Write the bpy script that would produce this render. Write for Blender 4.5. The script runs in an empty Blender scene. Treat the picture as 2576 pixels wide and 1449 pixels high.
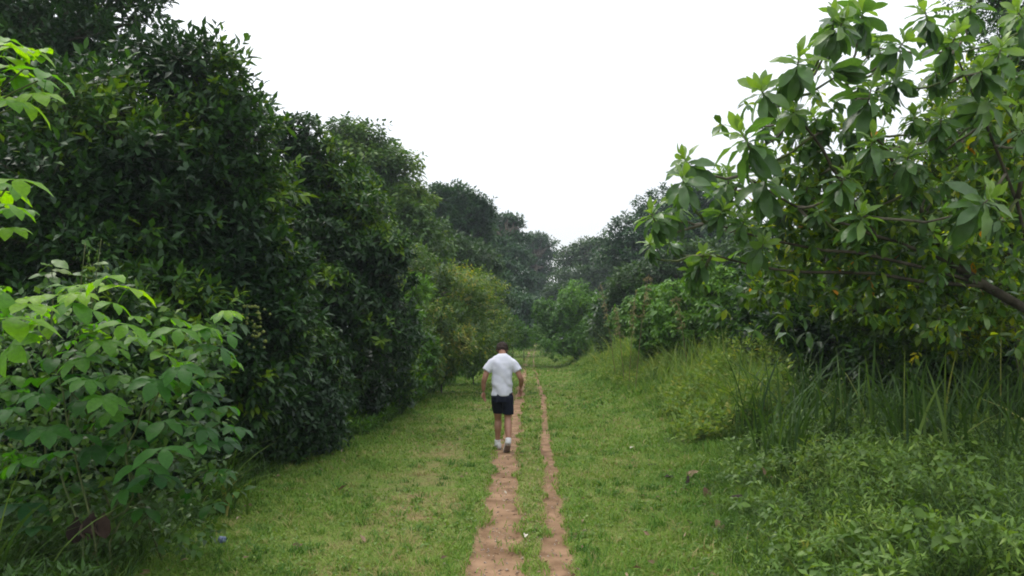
import bpy, bmesh, math, random
import numpy as np
from mathutils import Matrix, Vector

random.seed(7)
RNG = np.random.default_rng(11)
SC = bpy.context.scene
COL = SC.collection
R = math.radians

# ------------------------------------------------------------------ camera
CAM_H, PITCH, F_PX = 1.73, R(3.6), 800.0          # eye height, upward tilt, focal length in pixels of a 1024 px frame
cam_d = bpy.data.cameras.new('camera')
cam_d.sensor_width = 36.0
cam_d.lens = F_PX / 1024 * 36.0
cam_d.clip_start, cam_d.clip_end = 0.05, 3000
cam = bpy.data.objects.new('camera', cam_d)
cam.location = (0, 0, CAM_H)
cam.rotation_euler = (R(90) + PITCH, 0, 0)
COL.objects.link(cam)
SC.camera = cam

# ------------------------------------------------------------------ sky (overcast) + soft sun
SUN_EL, SUN_AZ = R(58), R(-48)                      # azimuth measured from +Y towards +X
world = bpy.data.worlds.new('World')
SC.world = world
world.use_nodes = True
wn, wl = world.node_tree.nodes, world.node_tree.links
wn.clear()
w_out = wn.new('ShaderNodeOutputWorld')
sky = wn.new('ShaderNodeTexSky')
sky.sky_type = 'NISHITA'
sky.sun_disc = False
sky.sun_elevation = SUN_EL
sky.sun_rotation = SUN_AZ
sky.air_density, sky.dust_density, sky.ozone_density = 1.0, 4.0, 1.0
bg_sky = wn.new('ShaderNodeBackground')
bg_sky.inputs['Strength'].default_value = 0.05
wl.new(sky.outputs[0], bg_sky.inputs['Color'])
# the cloud layer: luminance of an overcast sky, (1 + 2 sin(elevation)) / 3 of the zenith's
tc = wn.new('ShaderNodeTexCoord')
sep = wn.new('ShaderNodeSeparateXYZ')
wl.new(tc.outputs['Generated'], sep.inputs[0])
mx = wn.new('ShaderNodeMath'); mx.operation = 'MAXIMUM'; mx.inputs[1].default_value = 0.0
wl.new(sep.outputs['Z'], mx.inputs[0])
ma = wn.new('ShaderNodeMath'); ma.operation = 'MULTIPLY_ADD'
ma.inputs[1].default_value = 2.0; ma.inputs[2].default_value = 1.0
wl.new(mx.outputs[0], ma.inputs[0])
ms = wn.new('ShaderNodeMath'); ms.operation = 'MULTIPLY'; ms.inputs[1].default_value = 0.68
wl.new(ma.outputs[0], ms.inputs[0])
bg_cl = wn.new('ShaderNodeBackground')
bg_cl.inputs['Color'].default_value = (0.97, 0.985, 1.0, 1)
wl.new(ms.outputs[0], bg_cl.inputs['Strength'])
addw = wn.new('ShaderNodeAddShader')
wl.new(bg_sky.outputs[0], addw.inputs[0]); wl.new(bg_cl.outputs[0], addw.inputs[1])
wl.new(addw.outputs[0], w_out.inputs['Surface'])

sun_d = bpy.data.lights.new('sun', 'SUN')
sun_d.energy = 1.5
sun_d.angle = R(18)
sun_d.color = (1.0, 0.96, 0.9)
sun = bpy.data.objects.new('sun', sun_d)
to_sun = Vector((math.sin(SUN_AZ) * math.cos(SUN_EL), math.cos(SUN_AZ) * math.cos(SUN_EL), math.sin(SUN_EL)))
sun.rotation_euler = to_sun.to_track_quat('Z', 'Y').to_euler()
COL.objects.link(sun)

SC.view_settings.view_transform = 'Standard'
SC.view_settings.look = 'None'
SC.view_settings.exposure = 0.0
SC.view_settings.gamma = 1.0
SC.render.engine = 'CYCLES'
SC.cycles.max_bounces = 7
SC.cycles.diffuse_bounces = 3
SC.cycles.glossy_bounces = 2
SC.cycles.transmission_bounces = 4
SC.cycles.transparent_max_bounces = 4
SC.cycles.volume_bounces = 0
SC.cycles.use_denoising = True
SC.cycles.filter_width = 1.9


# ------------------------------------------------------------------ helpers
FD = 2012.5                                        # focal length in pixels of the 2576 px survey drawing
HZ = 724.5 + math.tan(PITCH) * FD                  # its horizon row


def W(dx, dy, Y):
    """survey point (column, row) at distance Y -> place in the world"""
    u, v = (dx - 1288) / FD, (724.5 - dy) / FD
    fy, fz = math.cos(PITCH) - v * math.sin(PITCH), math.sin(PITCH) + v * math.cos(PITCH)
    t = Y / fy
    return Vector((u * t, Y, CAM_H + fz * t))


def unit(a):
    return a / np.maximum(np.linalg.norm(a, axis=-1, keepdims=True), 1e-9)


def hash2(ix, iy, seed):
    h = (ix.astype(np.int64) * 374761393 + iy.astype(np.int64) * 668265263 + seed * 974634521) & 0x7fffffff
    h = (h ^ (h >> 13)) * 1274126177 & 0x7fffffff
    return ((h ^ (h >> 16)) & 0xffff) / 65535.0


def noise2(x, y, s=1.0, seed=0):
    x = np.asarray(x, float) / s; y = np.asarray(y, float) / s
    ix, iy = np.floor(x), np.floor(y)
    fx, fy = x - ix, y - iy
    fx, fy = fx * fx * (3 - 2 * fx), fy * fy * (3 - 2 * fy)
    a, b = hash2(ix, iy, seed), hash2(ix + 1, iy, seed)
    c, d = hash2(ix, iy + 1, seed), hash2(ix + 1, iy + 1, seed)
    return a + (b - a) * fx + (c - a) * fy + (a - b - c + d) * fx * fy


def sstep(a, b, x):
    t = np.clip((np.asarray(x, float) - a) / (b - a), 0, 1)
    return t * t * (3 - 2 * t)


def mesh_np(name, V, F, tint=None, mat=None, smooth=True):
    """V (n,3), F (m,3) or (m,4)"""
    me = bpy.data.meshes.new(name)
    V = np.ascontiguousarray(V, dtype=np.float32); F = np.ascontiguousarray(F, dtype=np.int32)
    k = F.shape[1]
    me.vertices.add(len(V)); me.vertices.foreach_set('co', V.ravel())
    me.loops.add(F.size); me.loops.foreach_set('vertex_index', F.ravel())
    me.polygons.add(len(F))
    me.polygons.foreach_set('loop_start', np.arange(0, F.size, k, dtype=np.int32))
    try:
        me.polygons.foreach_set('loop_total', np.full(len(F), k, dtype=np.int32))
    except Exception:
        pass
    me.polygons.foreach_set('use_smooth', np.full(len(F), smooth, dtype=bool))
    if tint is not None:
        a = me.attributes.new('tint', 'FLOAT', 'POINT')
        a.data.foreach_set('value', np.ascontiguousarray(tint, dtype=np.float32))
    me.update(calc_edges=True)
    if mat: me.materials.append(mat)
    return me


def link(name, data, parent=None, loc=None):
    o = bpy.data.objects.new(name, data)
    COL.objects.link(o)
    if parent is not None: o.parent = parent
    if loc is not None: o.location = loc
    return o


def tag(o, label=None, cat=None, group=None, kind=None):
    if label: o['label'] = label
    if cat: o['category'] = cat
    if group: o['group'] = group
    if kind: o['kind'] = kind
    return o


def empty(name, loc, label, cat, group=None):
    o = link(name, None, None, loc)
    o.empty_display_size = 0.2
    return tag(o, label, cat, group)


class MB:
    """collects tubes and patches for one mesh"""
    def __init__(self): self.V, self.F, self.n = [], [], 0

    def add(self, V, F):
        V = np.asarray(V, float).reshape(-1, 3)
        self.V.append(V)
        for f in F: self.F.append(tuple(int(i) + self.n for i in f))
        self.n += len(V)

    def tube(self, pts, rad, sides=6, ell=1.0, cap=True):
        pts = np.asarray(pts, float); n = len(pts)
        rad = np.broadcast_to(np.asarray(rad, float), (n,))
        T = np.gradient(pts, axis=0); T = unit(T)
        ref = np.array([0.31, 0.95, 0.05]) if abs(T[0] @ np.array([0.31, 0.95, 0.05])) < 0.9 else np.array([1.0, 0, 0])
        V = []
        for i in range(n):
            a = np.cross(T[i], ref); a /= np.linalg.norm(a) + 1e-9
            b = np.cross(T[i], a)
            for k in range(sides):
                t = 2 * math.pi * k / sides
                V.append(pts[i] + rad[i] * (a * math.cos(t) + b * ell * math.sin(t)))
        F = []
        for i in range(n - 1):
            for k in range(sides):
                k2 = (k + 1) % sides
                F.append((i * sides + k, i * sides + k2, (i + 1) * sides + k2, (i + 1) * sides + k))
        if cap:
            F.append(tuple(range(sides - 1, -1, -1))); F.append(tuple((n - 1) * sides + k for k in range(sides)))
        self.add(V, F)
        return self

    def mesh(self, name, mat, smooth=True, off=None):
        me = bpy.data.meshes.new(name)
        V = np.concatenate(self.V)
        if off is not None: V = V - np.asarray(off)
        me.from_pydata(V.tolist(), [], self.F)
        if smooth: me.polygons.foreach_set('use_smooth', [True] * len(me.polygons))
        me.materials.append(mat); me.update()
        return me

    def build(self, name, mat, parent=None, smooth=True, off=None):
        return link(name, self.mesh(name, mat, smooth, off), parent)


def curve_pts(a, b, n=6, sag=0.0, jit=0.0, up=0.0):
    a, b = np.array(a, float), np.array(b, float)
    t = np.linspace(0, 1, n)[:, None]
    p = a + (b - a) * t
    p[:, 2] += (up - sag) * np.sin(t[:, 0] * math.pi)
    if jit: p[1:-1] += RNG.normal(0, jit, (n - 2, 3))
    return p


# ------------------------------------------------------------------ materials
def nodes_of(name):
    m = bpy.data.materials.new(name); m.use_nodes = True
    n, l = m.node_tree.nodes, m.node_tree.links
    n.clear()
    return m, n, l


def pig(c, k=1.32):
    g = 0.25 * c[0] + 0.65 * c[1] + 0.1 * c[2]
    return tuple(max(0.004, g + (v - g) * k) for v in c)


def leaf_mat(name, ramp, trans=0.35, tcol=(1.5, 1.45, 0.55), rough=0.45, spec=0.35, bump=0.0, sat=1.32):
    m, n, l = nodes_of(name)
    out = n.new('ShaderNodeOutputMaterial')
    at = n.new('ShaderNodeAttribute'); at.attribute_name = 'tint'
    ao = n.new('ShaderNodeAttribute'); ao.attribute_type = 'OBJECT'; ao.attribute_name = 'tint'
    s = n.new('ShaderNodeMath'); s.operation = 'ADD'
    l.new(at.outputs['Fac'], s.inputs[0]); l.new(ao.outputs['Fac'], s.inputs[1])
    cr = n.new('ShaderNodeValToRGB')
    el = cr.color_ramp.elements
    while len(el) > len(ramp): el.remove(el[-1])
    while len(el) < len(ramp): el.new(1.0)
    for e, (p, c) in zip(el, ramp): e.position = p; e.color = (*pig(c, sat), 1)
    l.new(s.outputs[0], cr.inputs[0])
    # blotches on the leaf surface
    tx = n.new('ShaderNodeTexCoord')
    nz = n.new('ShaderNodeTexNoise'); nz.inputs['Scale'].default_value = 9.0; nz.inputs['Detail'].default_value = 3
    l.new(tx.outputs['Object'], nz.inputs['Vector'])
    mr = n.new('ShaderNodeMapRange'); mr.inputs['From Min'].default_value = 0.3; mr.inputs['From Max'].default_value = 0.7
    mr.inputs['To Min'].default_value = 0.82; mr.inputs['To Max'].default_value = 1.18
    l.new(nz.outputs['Fac'], mr.inputs['Value'])
    mu = n.new('ShaderNodeMix'); mu.data_type = 'RGBA'; mu.blend_type = 'MULTIPLY'; mu.inputs['Factor'].default_value = 1.0
    l.new(cr.outputs[0], mu.inputs['A']); l.new(mr.outputs[0], mu.inputs['B'])
    p = n.new('ShaderNodeBsdfPrincipled')
    p.inputs['Roughness'].default_value = rough
    p.inputs['Specular IOR Level'].default_value = spec
    l.new(mu.outputs['Result'], p.inputs['Base Color'])
    tr = n.new('ShaderNodeBsdfTranslucent')
    mt = n.new('ShaderNodeMix'); mt.data_type = 'RGBA'; mt.blend_type = 'MULTIPLY'; mt.inputs['Factor'].default_value = 1.0
    mt.inputs['B'].default_value = (*tcol, 1)
    l.new(mu.outputs['Result'], mt.inputs['A']); l.new(mt.outputs['Result'], tr.inputs['Color'])
    ms_ = n.new('ShaderNodeMixShader'); ms_.inputs[0].default_value = trans
    l.new(p.outputs[0], ms_.inputs[1]); l.new(tr.outputs[0], ms_.inputs[2])
    if bump:
        bp = n.new('ShaderNodeBump'); bp.inputs['Strength'].default_value = bump; bp.inputs['Distance'].default_value = 0.01
        wv = n.new('ShaderNodeTexNoise'); wv.inputs['Scale'].default_value = 30
        l.new(tx.outputs['Object'], wv.inputs['Vector']); l.new(wv.outputs['Fac'], bp.inputs['Height'])
        l.new(bp.outputs[0], p.inputs['Normal'])
    l.new(ms_.outputs[0], out.inputs['Surface'])
    return m


def noise_mat(name, c1, c2, scale=4.0, rough=0.85, bump=0.3, bscale=30.0, detail=6, dist=0.02, spec=0.2):
    m, n, l = nodes_of(name)
    out = n.new('ShaderNodeOutputMaterial')
    p = n.new('ShaderNodeBsdfPrincipled'); p.inputs['Roughness'].default_value = rough
    p.inputs['Specular IOR Level'].default_value = spec
    tx = n.new('ShaderNodeTexCoord')
    nz = n.new('ShaderNodeTexNoise'); nz.inputs['Scale'].default_value = scale; nz.inputs['Detail'].default_value = detail
    l.new(tx.outputs['Object'], nz.inputs['Vector'])
    cr = n.new('ShaderNodeValToRGB')
    cr.color_ramp.elements[0].position = 0.35; cr.color_ramp.elements[0].color = (*c1, 1)
    cr.color_ramp.elements[1].position = 0.68; cr.color_ramp.elements[1].color = (*c2, 1)
    l.new(nz.outputs['Fac'], cr.inputs[0]); l.new(cr.outputs[0], p.inputs['Base Color'])
    if bump:
        nb = n.new('ShaderNodeTexNoise'); nb.inputs['Scale'].default_value = bscale; nb.inputs['Detail'].default_value = 5
        l.new(tx.outputs['Object'], nb.inputs['Vector'])
        bp = n.new('ShaderNodeBump'); bp.inputs['Strength'].default_value = bump; bp.inputs['Distance'].default_value = dist
        l.new(nb.outputs['Fac'], bp.inputs['Height']); l.new(bp.outputs[0], p.inputs['Normal'])
    l.new(p.outputs[0], out.inputs['Surface'])
    return m


M = {}
M['bark'] = noise_mat('bark', (0.035, 0.028, 0.02), (0.10, 0.085, 0.065), 6, 0.9, 0.6, 40)
M['bark_pale'] = noise_mat('bark_pale', (0.09, 0.08, 0.06), (0.2, 0.18, 0.14), 8, 0.85, 0.5, 50)
M['stem_green'] = noise_mat('stem_green', (0.06, 0.09, 0.03), (0.12, 0.13, 0.05), 8, 0.7, 0.2, 40)
M['dirt'] = noise_mat('dirt', (0.15, 0.090, 0.050), (0.315, 0.20, 0.122), 3.5, 0.95, 0.55, 110, 10, 0.012, 0.1)
M['dark_leaf'] = leaf_mat('dark_leaf', [(0, (0.012, 0.028, 0.013)), (0.5, (0.026, 0.056, 0.021)), (0.8, (0.055, 0.115, 0.028)), (1, (0.14, 0.21, 0.035))], 0.3, rough=0.42, spec=0.28)
M['vine_leaf'] = leaf_mat('vine_leaf', [(0, (0.034, 0.066, 0.024)), (0.6, (0.075, 0.135, 0.044)), (1, (0.15, 0.21, 0.065))], 0.3)
M['far_leaf'] = leaf_mat('far_leaf', [(0, (0.020, 0.042, 0.018)), (0.6, (0.042, 0.080, 0.030)), (1, (0.075, 0.125, 0.042))], 0.25)
M['far_leaf_dark'] = leaf_mat('far_leaf_dark', [(0, (0.015, 0.04, 0.020)), (0.6, (0.034, 0.076, 0.034)), (1, (0.065, 0.12, 0.046))], 0.22)
M['olive_leaf'] = leaf_mat('olive_leaf', [(0, (0.032, 0.068, 0.016)), (0.5, (0.078, 0.145, 0.032)), (0.85, (0.16, 0.225, 0.05)), (1, (0.33, 0.30, 0.09))], 0.36, sat=1.15)
M['bush_leaf'] = leaf_mat('bush_leaf', [(0, (0.045, 0.10, 0.026)), (0.6, (0.10, 0.195, 0.045)), (1, (0.18, 0.28, 0.075))], 0.33)
M['palmate'] = leaf_mat('palmate', [(0, (0.02, 0.052, 0.022)), (0.5, (0.055, 0.12, 0.04)), (0.8, (0.12, 0.21, 0.055)), (1, (0.19, 0.28, 0.06))], 0.48, (2.3, 2.4, 0.4), rough=0.45, spec=0.28, bump=0.15, sat=1.45)
M['herb'] = leaf_mat('herb', [(0, (0.05, 0.10, 0.024)), (0.6, (0.13, 0.215, 0.052)), (0.92, (0.23, 0.31, 0.085)), (1, (0.3, 0.3, 0.11))], 0.33, spec=0.3, sat=1.12)
M['bank'] = leaf_mat('bank', [(0, (0.07, 0.14, 0.03)), (0.5, (0.135, 0.22, 0.05)), (0.85, (0.24, 0.29, 0.08)), (1, (0.36, 0.31, 0.14))], 0.35, sat=1.05, spec=0.15, rough=0.6)
M['reed'] = leaf_mat('reed', [(0, (0.022, 0.05, 0.018)), (0.6, (0.055, 0.105, 0.026)), (0.9, (0.13, 0.19, 0.055)), (1, (0.28, 0.25, 0.11))], 0.3, rough=0.6, spec=0.2, sat=1.15)
M['rosette'] = leaf_mat('rosette', [(0, (0.04, 0.088, 0.036)), (0.5, (0.085, 0.165, 0.055)), (0.8, (0.17, 0.265, 0.075)), (0.93, (0.18, 0.28, 0.065)), (0.95, (0.36, 0.24, 0.04)), (1, (0.46, 0.2, 0.035))], 0.38, (1.7, 1.8, 0.5), rough=0.36, spec=0.5, bump=0.25, sat=1.08)
M['yellow_leaf'] = leaf_mat('yellow_leaf', [(0, (0.022, 0.045, 0.012)), (0.45, (0.06, 0.10, 0.02)), (0.75, (0.16, 0.22, 0.03)), (0.96, (0.28, 0.31, 0.04)), (1, (0.42, 0.22, 0.03))], 0.45, (1.9, 1.9, 0.4))
M['dry_plume'] = leaf_mat('dry_plume', [(0, (0.19, 0.16, 0.08)), (1, (0.34, 0.28, 0.15))], 0.3, (1.1, 1.0, 0.8), 0.8, 0.1, 0.0, 1.0)
M['dead_leaf'] = leaf_mat('dead_leaf', [(0, (0.09, 0.05, 0.032)), (0.5, (0.20, 0.125, 0.075)), (0.8, (0.34, 0.235, 0.15)), (1, (0.6, 0.55, 0.46))], 0.12, (1.1, 1.0, 0.8), 0.7, 0.2, 0.4, 0.95)
M['dark_dead'] = leaf_mat('dark_dead', [(0, (0.022, 0.013, 0.010)), (0.5, (0.05, 0.026, 0.018)), (1, (0.13, 0.085, 0.06))], 0.1, (1.2, 0.9, 0.7), 0.7, 0.2, 0.4, 0.8)


def grass_material():
    m, n, l = nodes_of('grass_blade')
    out = n.new('ShaderNodeOutputMaterial')
    at = n.new('ShaderNodeAttribute'); at.attribute_name = 'tint'
    geo = n.new('ShaderNodeNewGeometry')
    nz = n.new('ShaderNodeTexNoise'); nz.inputs['Scale'].default_value = 0.8; nz.inputs['Detail'].default_value = 6
    l.new(geo.outputs['Position'], nz.inputs['Vector'])
    ad = n.new('ShaderNodeMath'); ad.operation = 'MULTIPLY_ADD'; ad.inputs[1].default_value = 1.0
    l.new(nz.outputs['Fac'], ad.inputs[0]); l.new(at.outputs['Fac'], ad.inputs[2])
    cr = n.new('ShaderNodeValToRGB')
    ramp = [(0.05, (0.046, 0.122, 0.02)), (0.42, (0.11, 0.212, 0.038)), (0.78, (0.195, 0.285, 0.06)), (1.0, (0.35, 0.30, 0.15))]
    el = cr.color_ramp.elements
    while len(el) < len(ramp): el.new(1.0)
    for e, (p_, c) in zip(el, ramp): e.position = p_; e.color = (*pig(c, 1.15), 1)
    l.new(ad.outputs[0], cr.inputs[0])
    p = n.new('ShaderNodeBsdfPrincipled'); p.inputs['Roughness'].default_value = 0.6; p.inputs['Specular IOR Level'].default_value = 0.25
    l.new(cr.outputs[0], p.inputs['Base Color'])
    tr = n.new('ShaderNodeBsdfTranslucent'); l.new(cr.outputs[0], tr.inputs['Color'])
    mi = n.new('ShaderNodeMixShader'); mi.inputs[0].default_value = 0.3
    l.new(p.outputs[0], mi.inputs[1]); l.new(tr.outputs[0], mi.inputs[2])
    l.new(mi.outputs[0], out.inputs['Surface'])
    return m


def ground_material():
    m, n, l = nodes_of('turf_soil')
    out = n.new('ShaderNodeOutputMaterial')
    geo = n.new('ShaderNodeNewGeometry')
    at = n.new('ShaderNodeAttribute'); at.attribute_name = 'tint'      # worn, bare places
    a = n.new('ShaderNodeTexNoise'); a.inputs['Scale'].default_value = 2.2; a.inputs['Detail'].default_value = 8
    b = n.new('ShaderNodeTexNoise'); b.inputs['Scale'].default_value = 26; b.inputs['Detail'].default_value = 6
    for q in (a, b): l.new(geo.outputs['Position'], q.inputs['Vector'])
    g = n.new('ShaderNodeValToRGB')
    g.color_ramp.elements[0].position = 0.35; g.color_ramp.elements[0].color = (0.08, 0.12, 0.022, 1)
    g.color_ramp.elements[1].position = 0.68; g.color_ramp.elements[1].color = (0.16, 0.21, 0.05, 1)
    l.new(b.outputs['Fac'], g.inputs[0])
    s = n.new('ShaderNodeValToRGB')
    s.color_ramp.elements[0].position = 0.3; s.color_ramp.elements[0].color = (0.15, 0.095, 0.05, 1)
    s.color_ramp.elements[1].position = 0.7; s.color_ramp.elements[1].color = (0.30, 0.20, 0.115, 1)
    l.new(b.outputs['Fac'], s.inputs[0])
    f = n.new('ShaderNodeMath'); f.operation = 'MULTIPLY_ADD'; f.inputs[1].default_value = 0.9
    l.new(a.outputs['Fac'], f.inputs[0]); l.new(at.outputs['Fac'], f.inputs[2])
    fr = n.new('ShaderNodeMapRange'); fr.inputs['From Min'].default_value = 0.55; fr.inputs['From Max'].default_value = 1.0
    l.new(f.outputs[0], fr.inputs['Value'])
    mi = n.new('ShaderNodeMix'); mi.data_type = 'RGBA'
    l.new(fr.outputs[0], mi.inputs['Factor']); l.new(g.outputs[0], mi.inputs['A']); l.new(s.outputs[0], mi.inputs['B'])
    p = n.new('ShaderNodeBsdfPrincipled'); p.inputs['Roughness'].default_value = 0.95; p.inputs['Specular IOR Level'].default_value = 0.1
    l.new(mi.outputs['Result'], p.inputs['Base Color'])
    bp = n.new('ShaderNodeBump'); bp.inputs['Strength'].default_value = 0.8; bp.inputs['Distance'].default_value = 0.03
    l.new(b.outputs['Fac'], bp.inputs['Height']); l.new(bp.outputs[0], p.inputs['Normal'])
    l.new(p.outputs[0], out.inputs['Surface'])
    return m


M['grass'] = grass_material()
M['turf'] = ground_material()

# ------------------------------------------------------------------ ground
RUT_Y = np.array([0, 5.8, 8.7, 12.2, 17, 23, 32, 43, 60, 100, 140.0])
RUT_L = np.array([-0.12, -0.095, -0.11, -0.08, 0.04, 0.19, 0.45, 0.64, 1.15, 2.6, 3.9])
RUT_R = np.array([0.34, 0.36, 0.43, 0.515, 0.68, 0.88, 1.02, 1.18, 1.62, 3.0, 4.3])
RUT_LW = np.array([0.46, 0.45, 0.34, 0.36, 0.37, 0.36, 0.32, 0.28, 0.26, 0.3, 0.3])
RUT_RW = np.array([0.26, 0.245, 0.215, 0.2, 0.19, 0.175, 0.155, 0.14, 0.16, 0.2, 0.2])


def rut_l(y): return np.interp(y, RUT_Y, RUT_L) + 0.05 * (noise2(y, y * 0, 2.3, 3) - 0.5) + 0.07 * (noise2(y, y * 0, 0.9, 13) - 0.5)
def rut_r(y): return np.interp(y, RUT_Y, RUT_R) + 0.05 * (noise2(y, y * 0, 2.1, 4) - 0.5) + 0.06 * (noise2(y, y * 0, 0.8, 14) - 0.5)
def path_mid(y): return 0.5 * (np.interp(y, RUT_Y, RUT_L) + np.interp(y, RUT_Y, RUT_R))


def wl_(y): return np.interp(y, RUT_Y, RUT_LW)
def wr_(y): return np.interp(y, RUT_Y, RUT_RW)


def gz(x, y):
    """height of the ground"""
    x = np.asarray(x, float); y = np.asarray(y, float)
    z = 0.0075 * np.clip(y - 15, 0, 110)
    z = z + 0.05 * (noise2(x, y, 1.7, 1) - 0.5) + 0.1 * (noise2(x, y, 6.0, 2) - 0.5) * sstep(1.2, 4, np.abs(x - path_mid(y)))
    right = sstep(1.0, 3.4, x - path_mid(y) - 0.4)
    z = z + right * (0.18 + 0.5 * sstep(11, 20, y))
    return z


def gzf(x, y): return float(gz(np.array([x]), np.array([y]))[0])


def rut_depth(x, y):
    dl = np.abs(x - rut_l(y)) / (wl_(y) * 0.5)
    dr = np.abs(x - rut_r(y)) / (wr_(y) * 0.5)
    return np.maximum(1 - sstep(0.7, 1.25, dl), 1 - sstep(0.7, 1.25, dr))


def worn(x, y):
    """0 lush .. 1 trodden"""
    c = x - rut_l(y)
    a = np.exp(-((c + 0.95) / 0.55) ** 2) * 0.55 * (0.35 + 0.65 * (1 - sstep(8, 30, y)))
    b = np.exp(-((x - path_mid(y)) / 0.28) ** 2) * 0.3
    e = np.exp(-((c - 1.5) / 0.7) ** 2) * 0.22
    n = noise2(x, y, 0.55, 8) * 0.6 + noise2(x, y, 0.2, 9) * 0.4
    return np.clip((a + b + e) * (0.25 + 1.4 * n), 0, 1)


def build_ground():
    xs = np.concatenate([[-700, -300, -120, -60, -35, -22, -15, -11, -8], np.arange(-6, -1.2, 0.2), np.arange(-1.2, 2.2, 0.05),
                         np.arange(2.2, 8, 0.2), [9, 12, 16, 22, 35, 60, 120, 300, 700]])
    ys = np.concatenate([[-60, -20, -6, 0, 2], np.arange(3.5, 22, 0.12), np.arange(22, 45, 0.5), np.arange(45, 130, 2.5),
                         [135, 150, 200, 300, 500, 900]])
    X, Y = np.meshgrid(xs, ys)
    Z = gz(X, Y) - 0.035 * rut_depth(X, Y)
    V = np.stack([X, Y, Z], -1).reshape(-1, 3)
    nx, ny = len(xs), len(ys)
    i = np.arange(nx * ny).reshape(ny, nx)
    F = np.stack([i[:-1, :-1], i[:-1, 1:], i[1:, 1:], i[1:, :-1]], -1).reshape(-1, 4)
    o = link('ground', mesh_np('ground', V, F, np.maximum(worn(X, Y) * 0.5, 0.75 * (1 - sstep(0.85, 1.35, np.minimum(np.abs(X - rut_l(Y)) / (wl_(Y) * 0.5), np.abs(X - rut_r(Y)) / (wr_(Y) * 0.5))))).ravel(), M['turf']))
    tag(o, 'grassy ground on both sides of the dirt track', 'ground', kind='structure')
    for nm, fx, fw, sd, lab in (('dirt_track', rut_l, wl_, 21, 'wider bare dirt wheel track that the walker follows'),
                                ('dirt_track', rut_r, wr_, 22, 'narrower broken dirt wheel track beside the wider one')):
        yy = np.concatenate([np.arange(2, 20, 0.04), np.arange(20, 60, 0.2), np.arange(60, 135, 1.5)])
        c, w = fx(yy), fw(yy)
        eL = w * 0.5 * (1.0 + 0.5 * (noise2(yy, yy * 0, 0.6, sd) - 0.5) + 0.34 * (noise2(yy, yy * 0, 0.16, sd + 5) - 0.5) + 0.2 * (noise2(yy, yy * 0, 0.06, sd + 6) - 0.5))
        eR = w * 0.5 * (1.0 + 0.5 * (noise2(yy, yy * 0, 0.55, sd + 9) - 0.5) + 0.34 * (noise2(yy, yy * 0, 0.15, sd + 15) - 0.5) + 0.2 * (noise2(yy, yy * 0, 0.05, sd + 16) - 0.5))
        if sd == 22:                                                 # the narrow one is broken up by turf
            cut = 0.45 + 0.55 * sstep(0.25, 0.6, noise2(yy, yy * 0, 0.8, 33))
            eL, eR = eL * cut, eR * cut
        K = 7
        ts = np.linspace(-1, 1, K)
        V = []
        for t in ts:
            x = c + np.where(t < 0, t * eL, t * eR)
            z = gz(x, yy) - 0.035 * rut_depth(x, yy) + 0.009 + 0.002 * (noise2(x, yy, 0.07, 5) - 0.5) - (0.016 if abs(t) == 1 else 0)
            V.append(np.stack([x, yy, z], -1))
        V = np.stack(V, 1); n = len(yy)
        i = np.arange(n * K).reshape(n, K)
        F = np.stack([i[:-1, :-1], i[:-1, 1:], i[1:, 1:], i[1:, :-1]], -1).reshape(-1, 4)
        o = link(nm, mesh_np(nm, V.reshape(-1, 3), F, None, M['dirt']))
        tag(o, lab, 'track', kind='structure')


build_ground()


# ------------------------------------------------------------------ leaves
def leaf_simple(w=0.2, fold=0.06, droop=0.08):
    V = [(0, 0, 0), (-w, 0.42, fold), (w, 0.42, fold), (0, 1, -droop), (0, 0.48, 0.02)]
    F = [(0, 2, 4), (0, 4, 1), (4, 2, 3), (4, 3, 1)]
    return np.array(V, float), np.array(F)


def leaf_kite(w=0.24, fold=0.07):
    V = [(0, 0, 0), (-w, 0.45, fold), (w, 0.45, fold), (0, 1, -0.04)]
    return np.array(V, float), np.array([(0, 2, 3), (0, 3, 1)])


def leaf_fine(w=0.18, fold=0.25, droop=0.3, n=6, peak=0.55, wave=0.03):
    """midrib and two edges over n stations; arches down towards the tip"""
    V, F = [], []
    for i in range(n + 1):
        t = i / n
        wd = w * (math.sin(math.pi * t ** (math.log(0.5) / math.log(peak))) ** 0.8 if 0 < t < 1 else (0.12 if t == 0 else 0))
        z = -droop * t * t
        y = t * (1 - 0.25 * droop * t)
        if i == n:
            V.append((0, y, z))
        else:
            wv = wave * math.sin(i * 2.4)
            V += [(-wd, y, z + fold * wd + wv * (i > 0)), (0, y, z), (wd, y, z + fold * wd - wv * (i > 0))]
    for i in range(n - 1):
        a = i * 3
        F += [(a, a + 1, a + 4), (a, a + 4, a + 3), (a + 1, a + 2, a + 5), (a + 1, a + 5, a + 4)]
    a = (n - 1) * 3
    F += [(a, a + 1, a + 3), (a + 1, a + 2, a + 3)]
    return np.array(V, float), np.array(F)


def leaf_round(w=0.2, fold=0.05, droop=0.1):
    V = [(0, 0, 0), (-w * 0.8, 0.3, fold), (w * 0.8, 0.3, fold), (-w * 0.92, 0.68, fold - 0.02), (w * 0.92, 0.68, fold - 0.02), (0, 1, -droop), (0, 0.5, 0)]
    F = [(0, 2, 6), (0, 6, 1), (6, 2, 4), (6, 3, 1), (6, 4, 5), (6, 5, 3)]
    return np.array(V, float), np.array(F)


LEAF_S, LEAF_K = leaf_simple(), leaf_kite()
LEAF_R = leaf_round()
LEAF_BROAD = leaf_simple(0.27, 0.07, 0.12)
LEAF_LANCE = leaf_simple(0.14, 0.05, 0.15)


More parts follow.
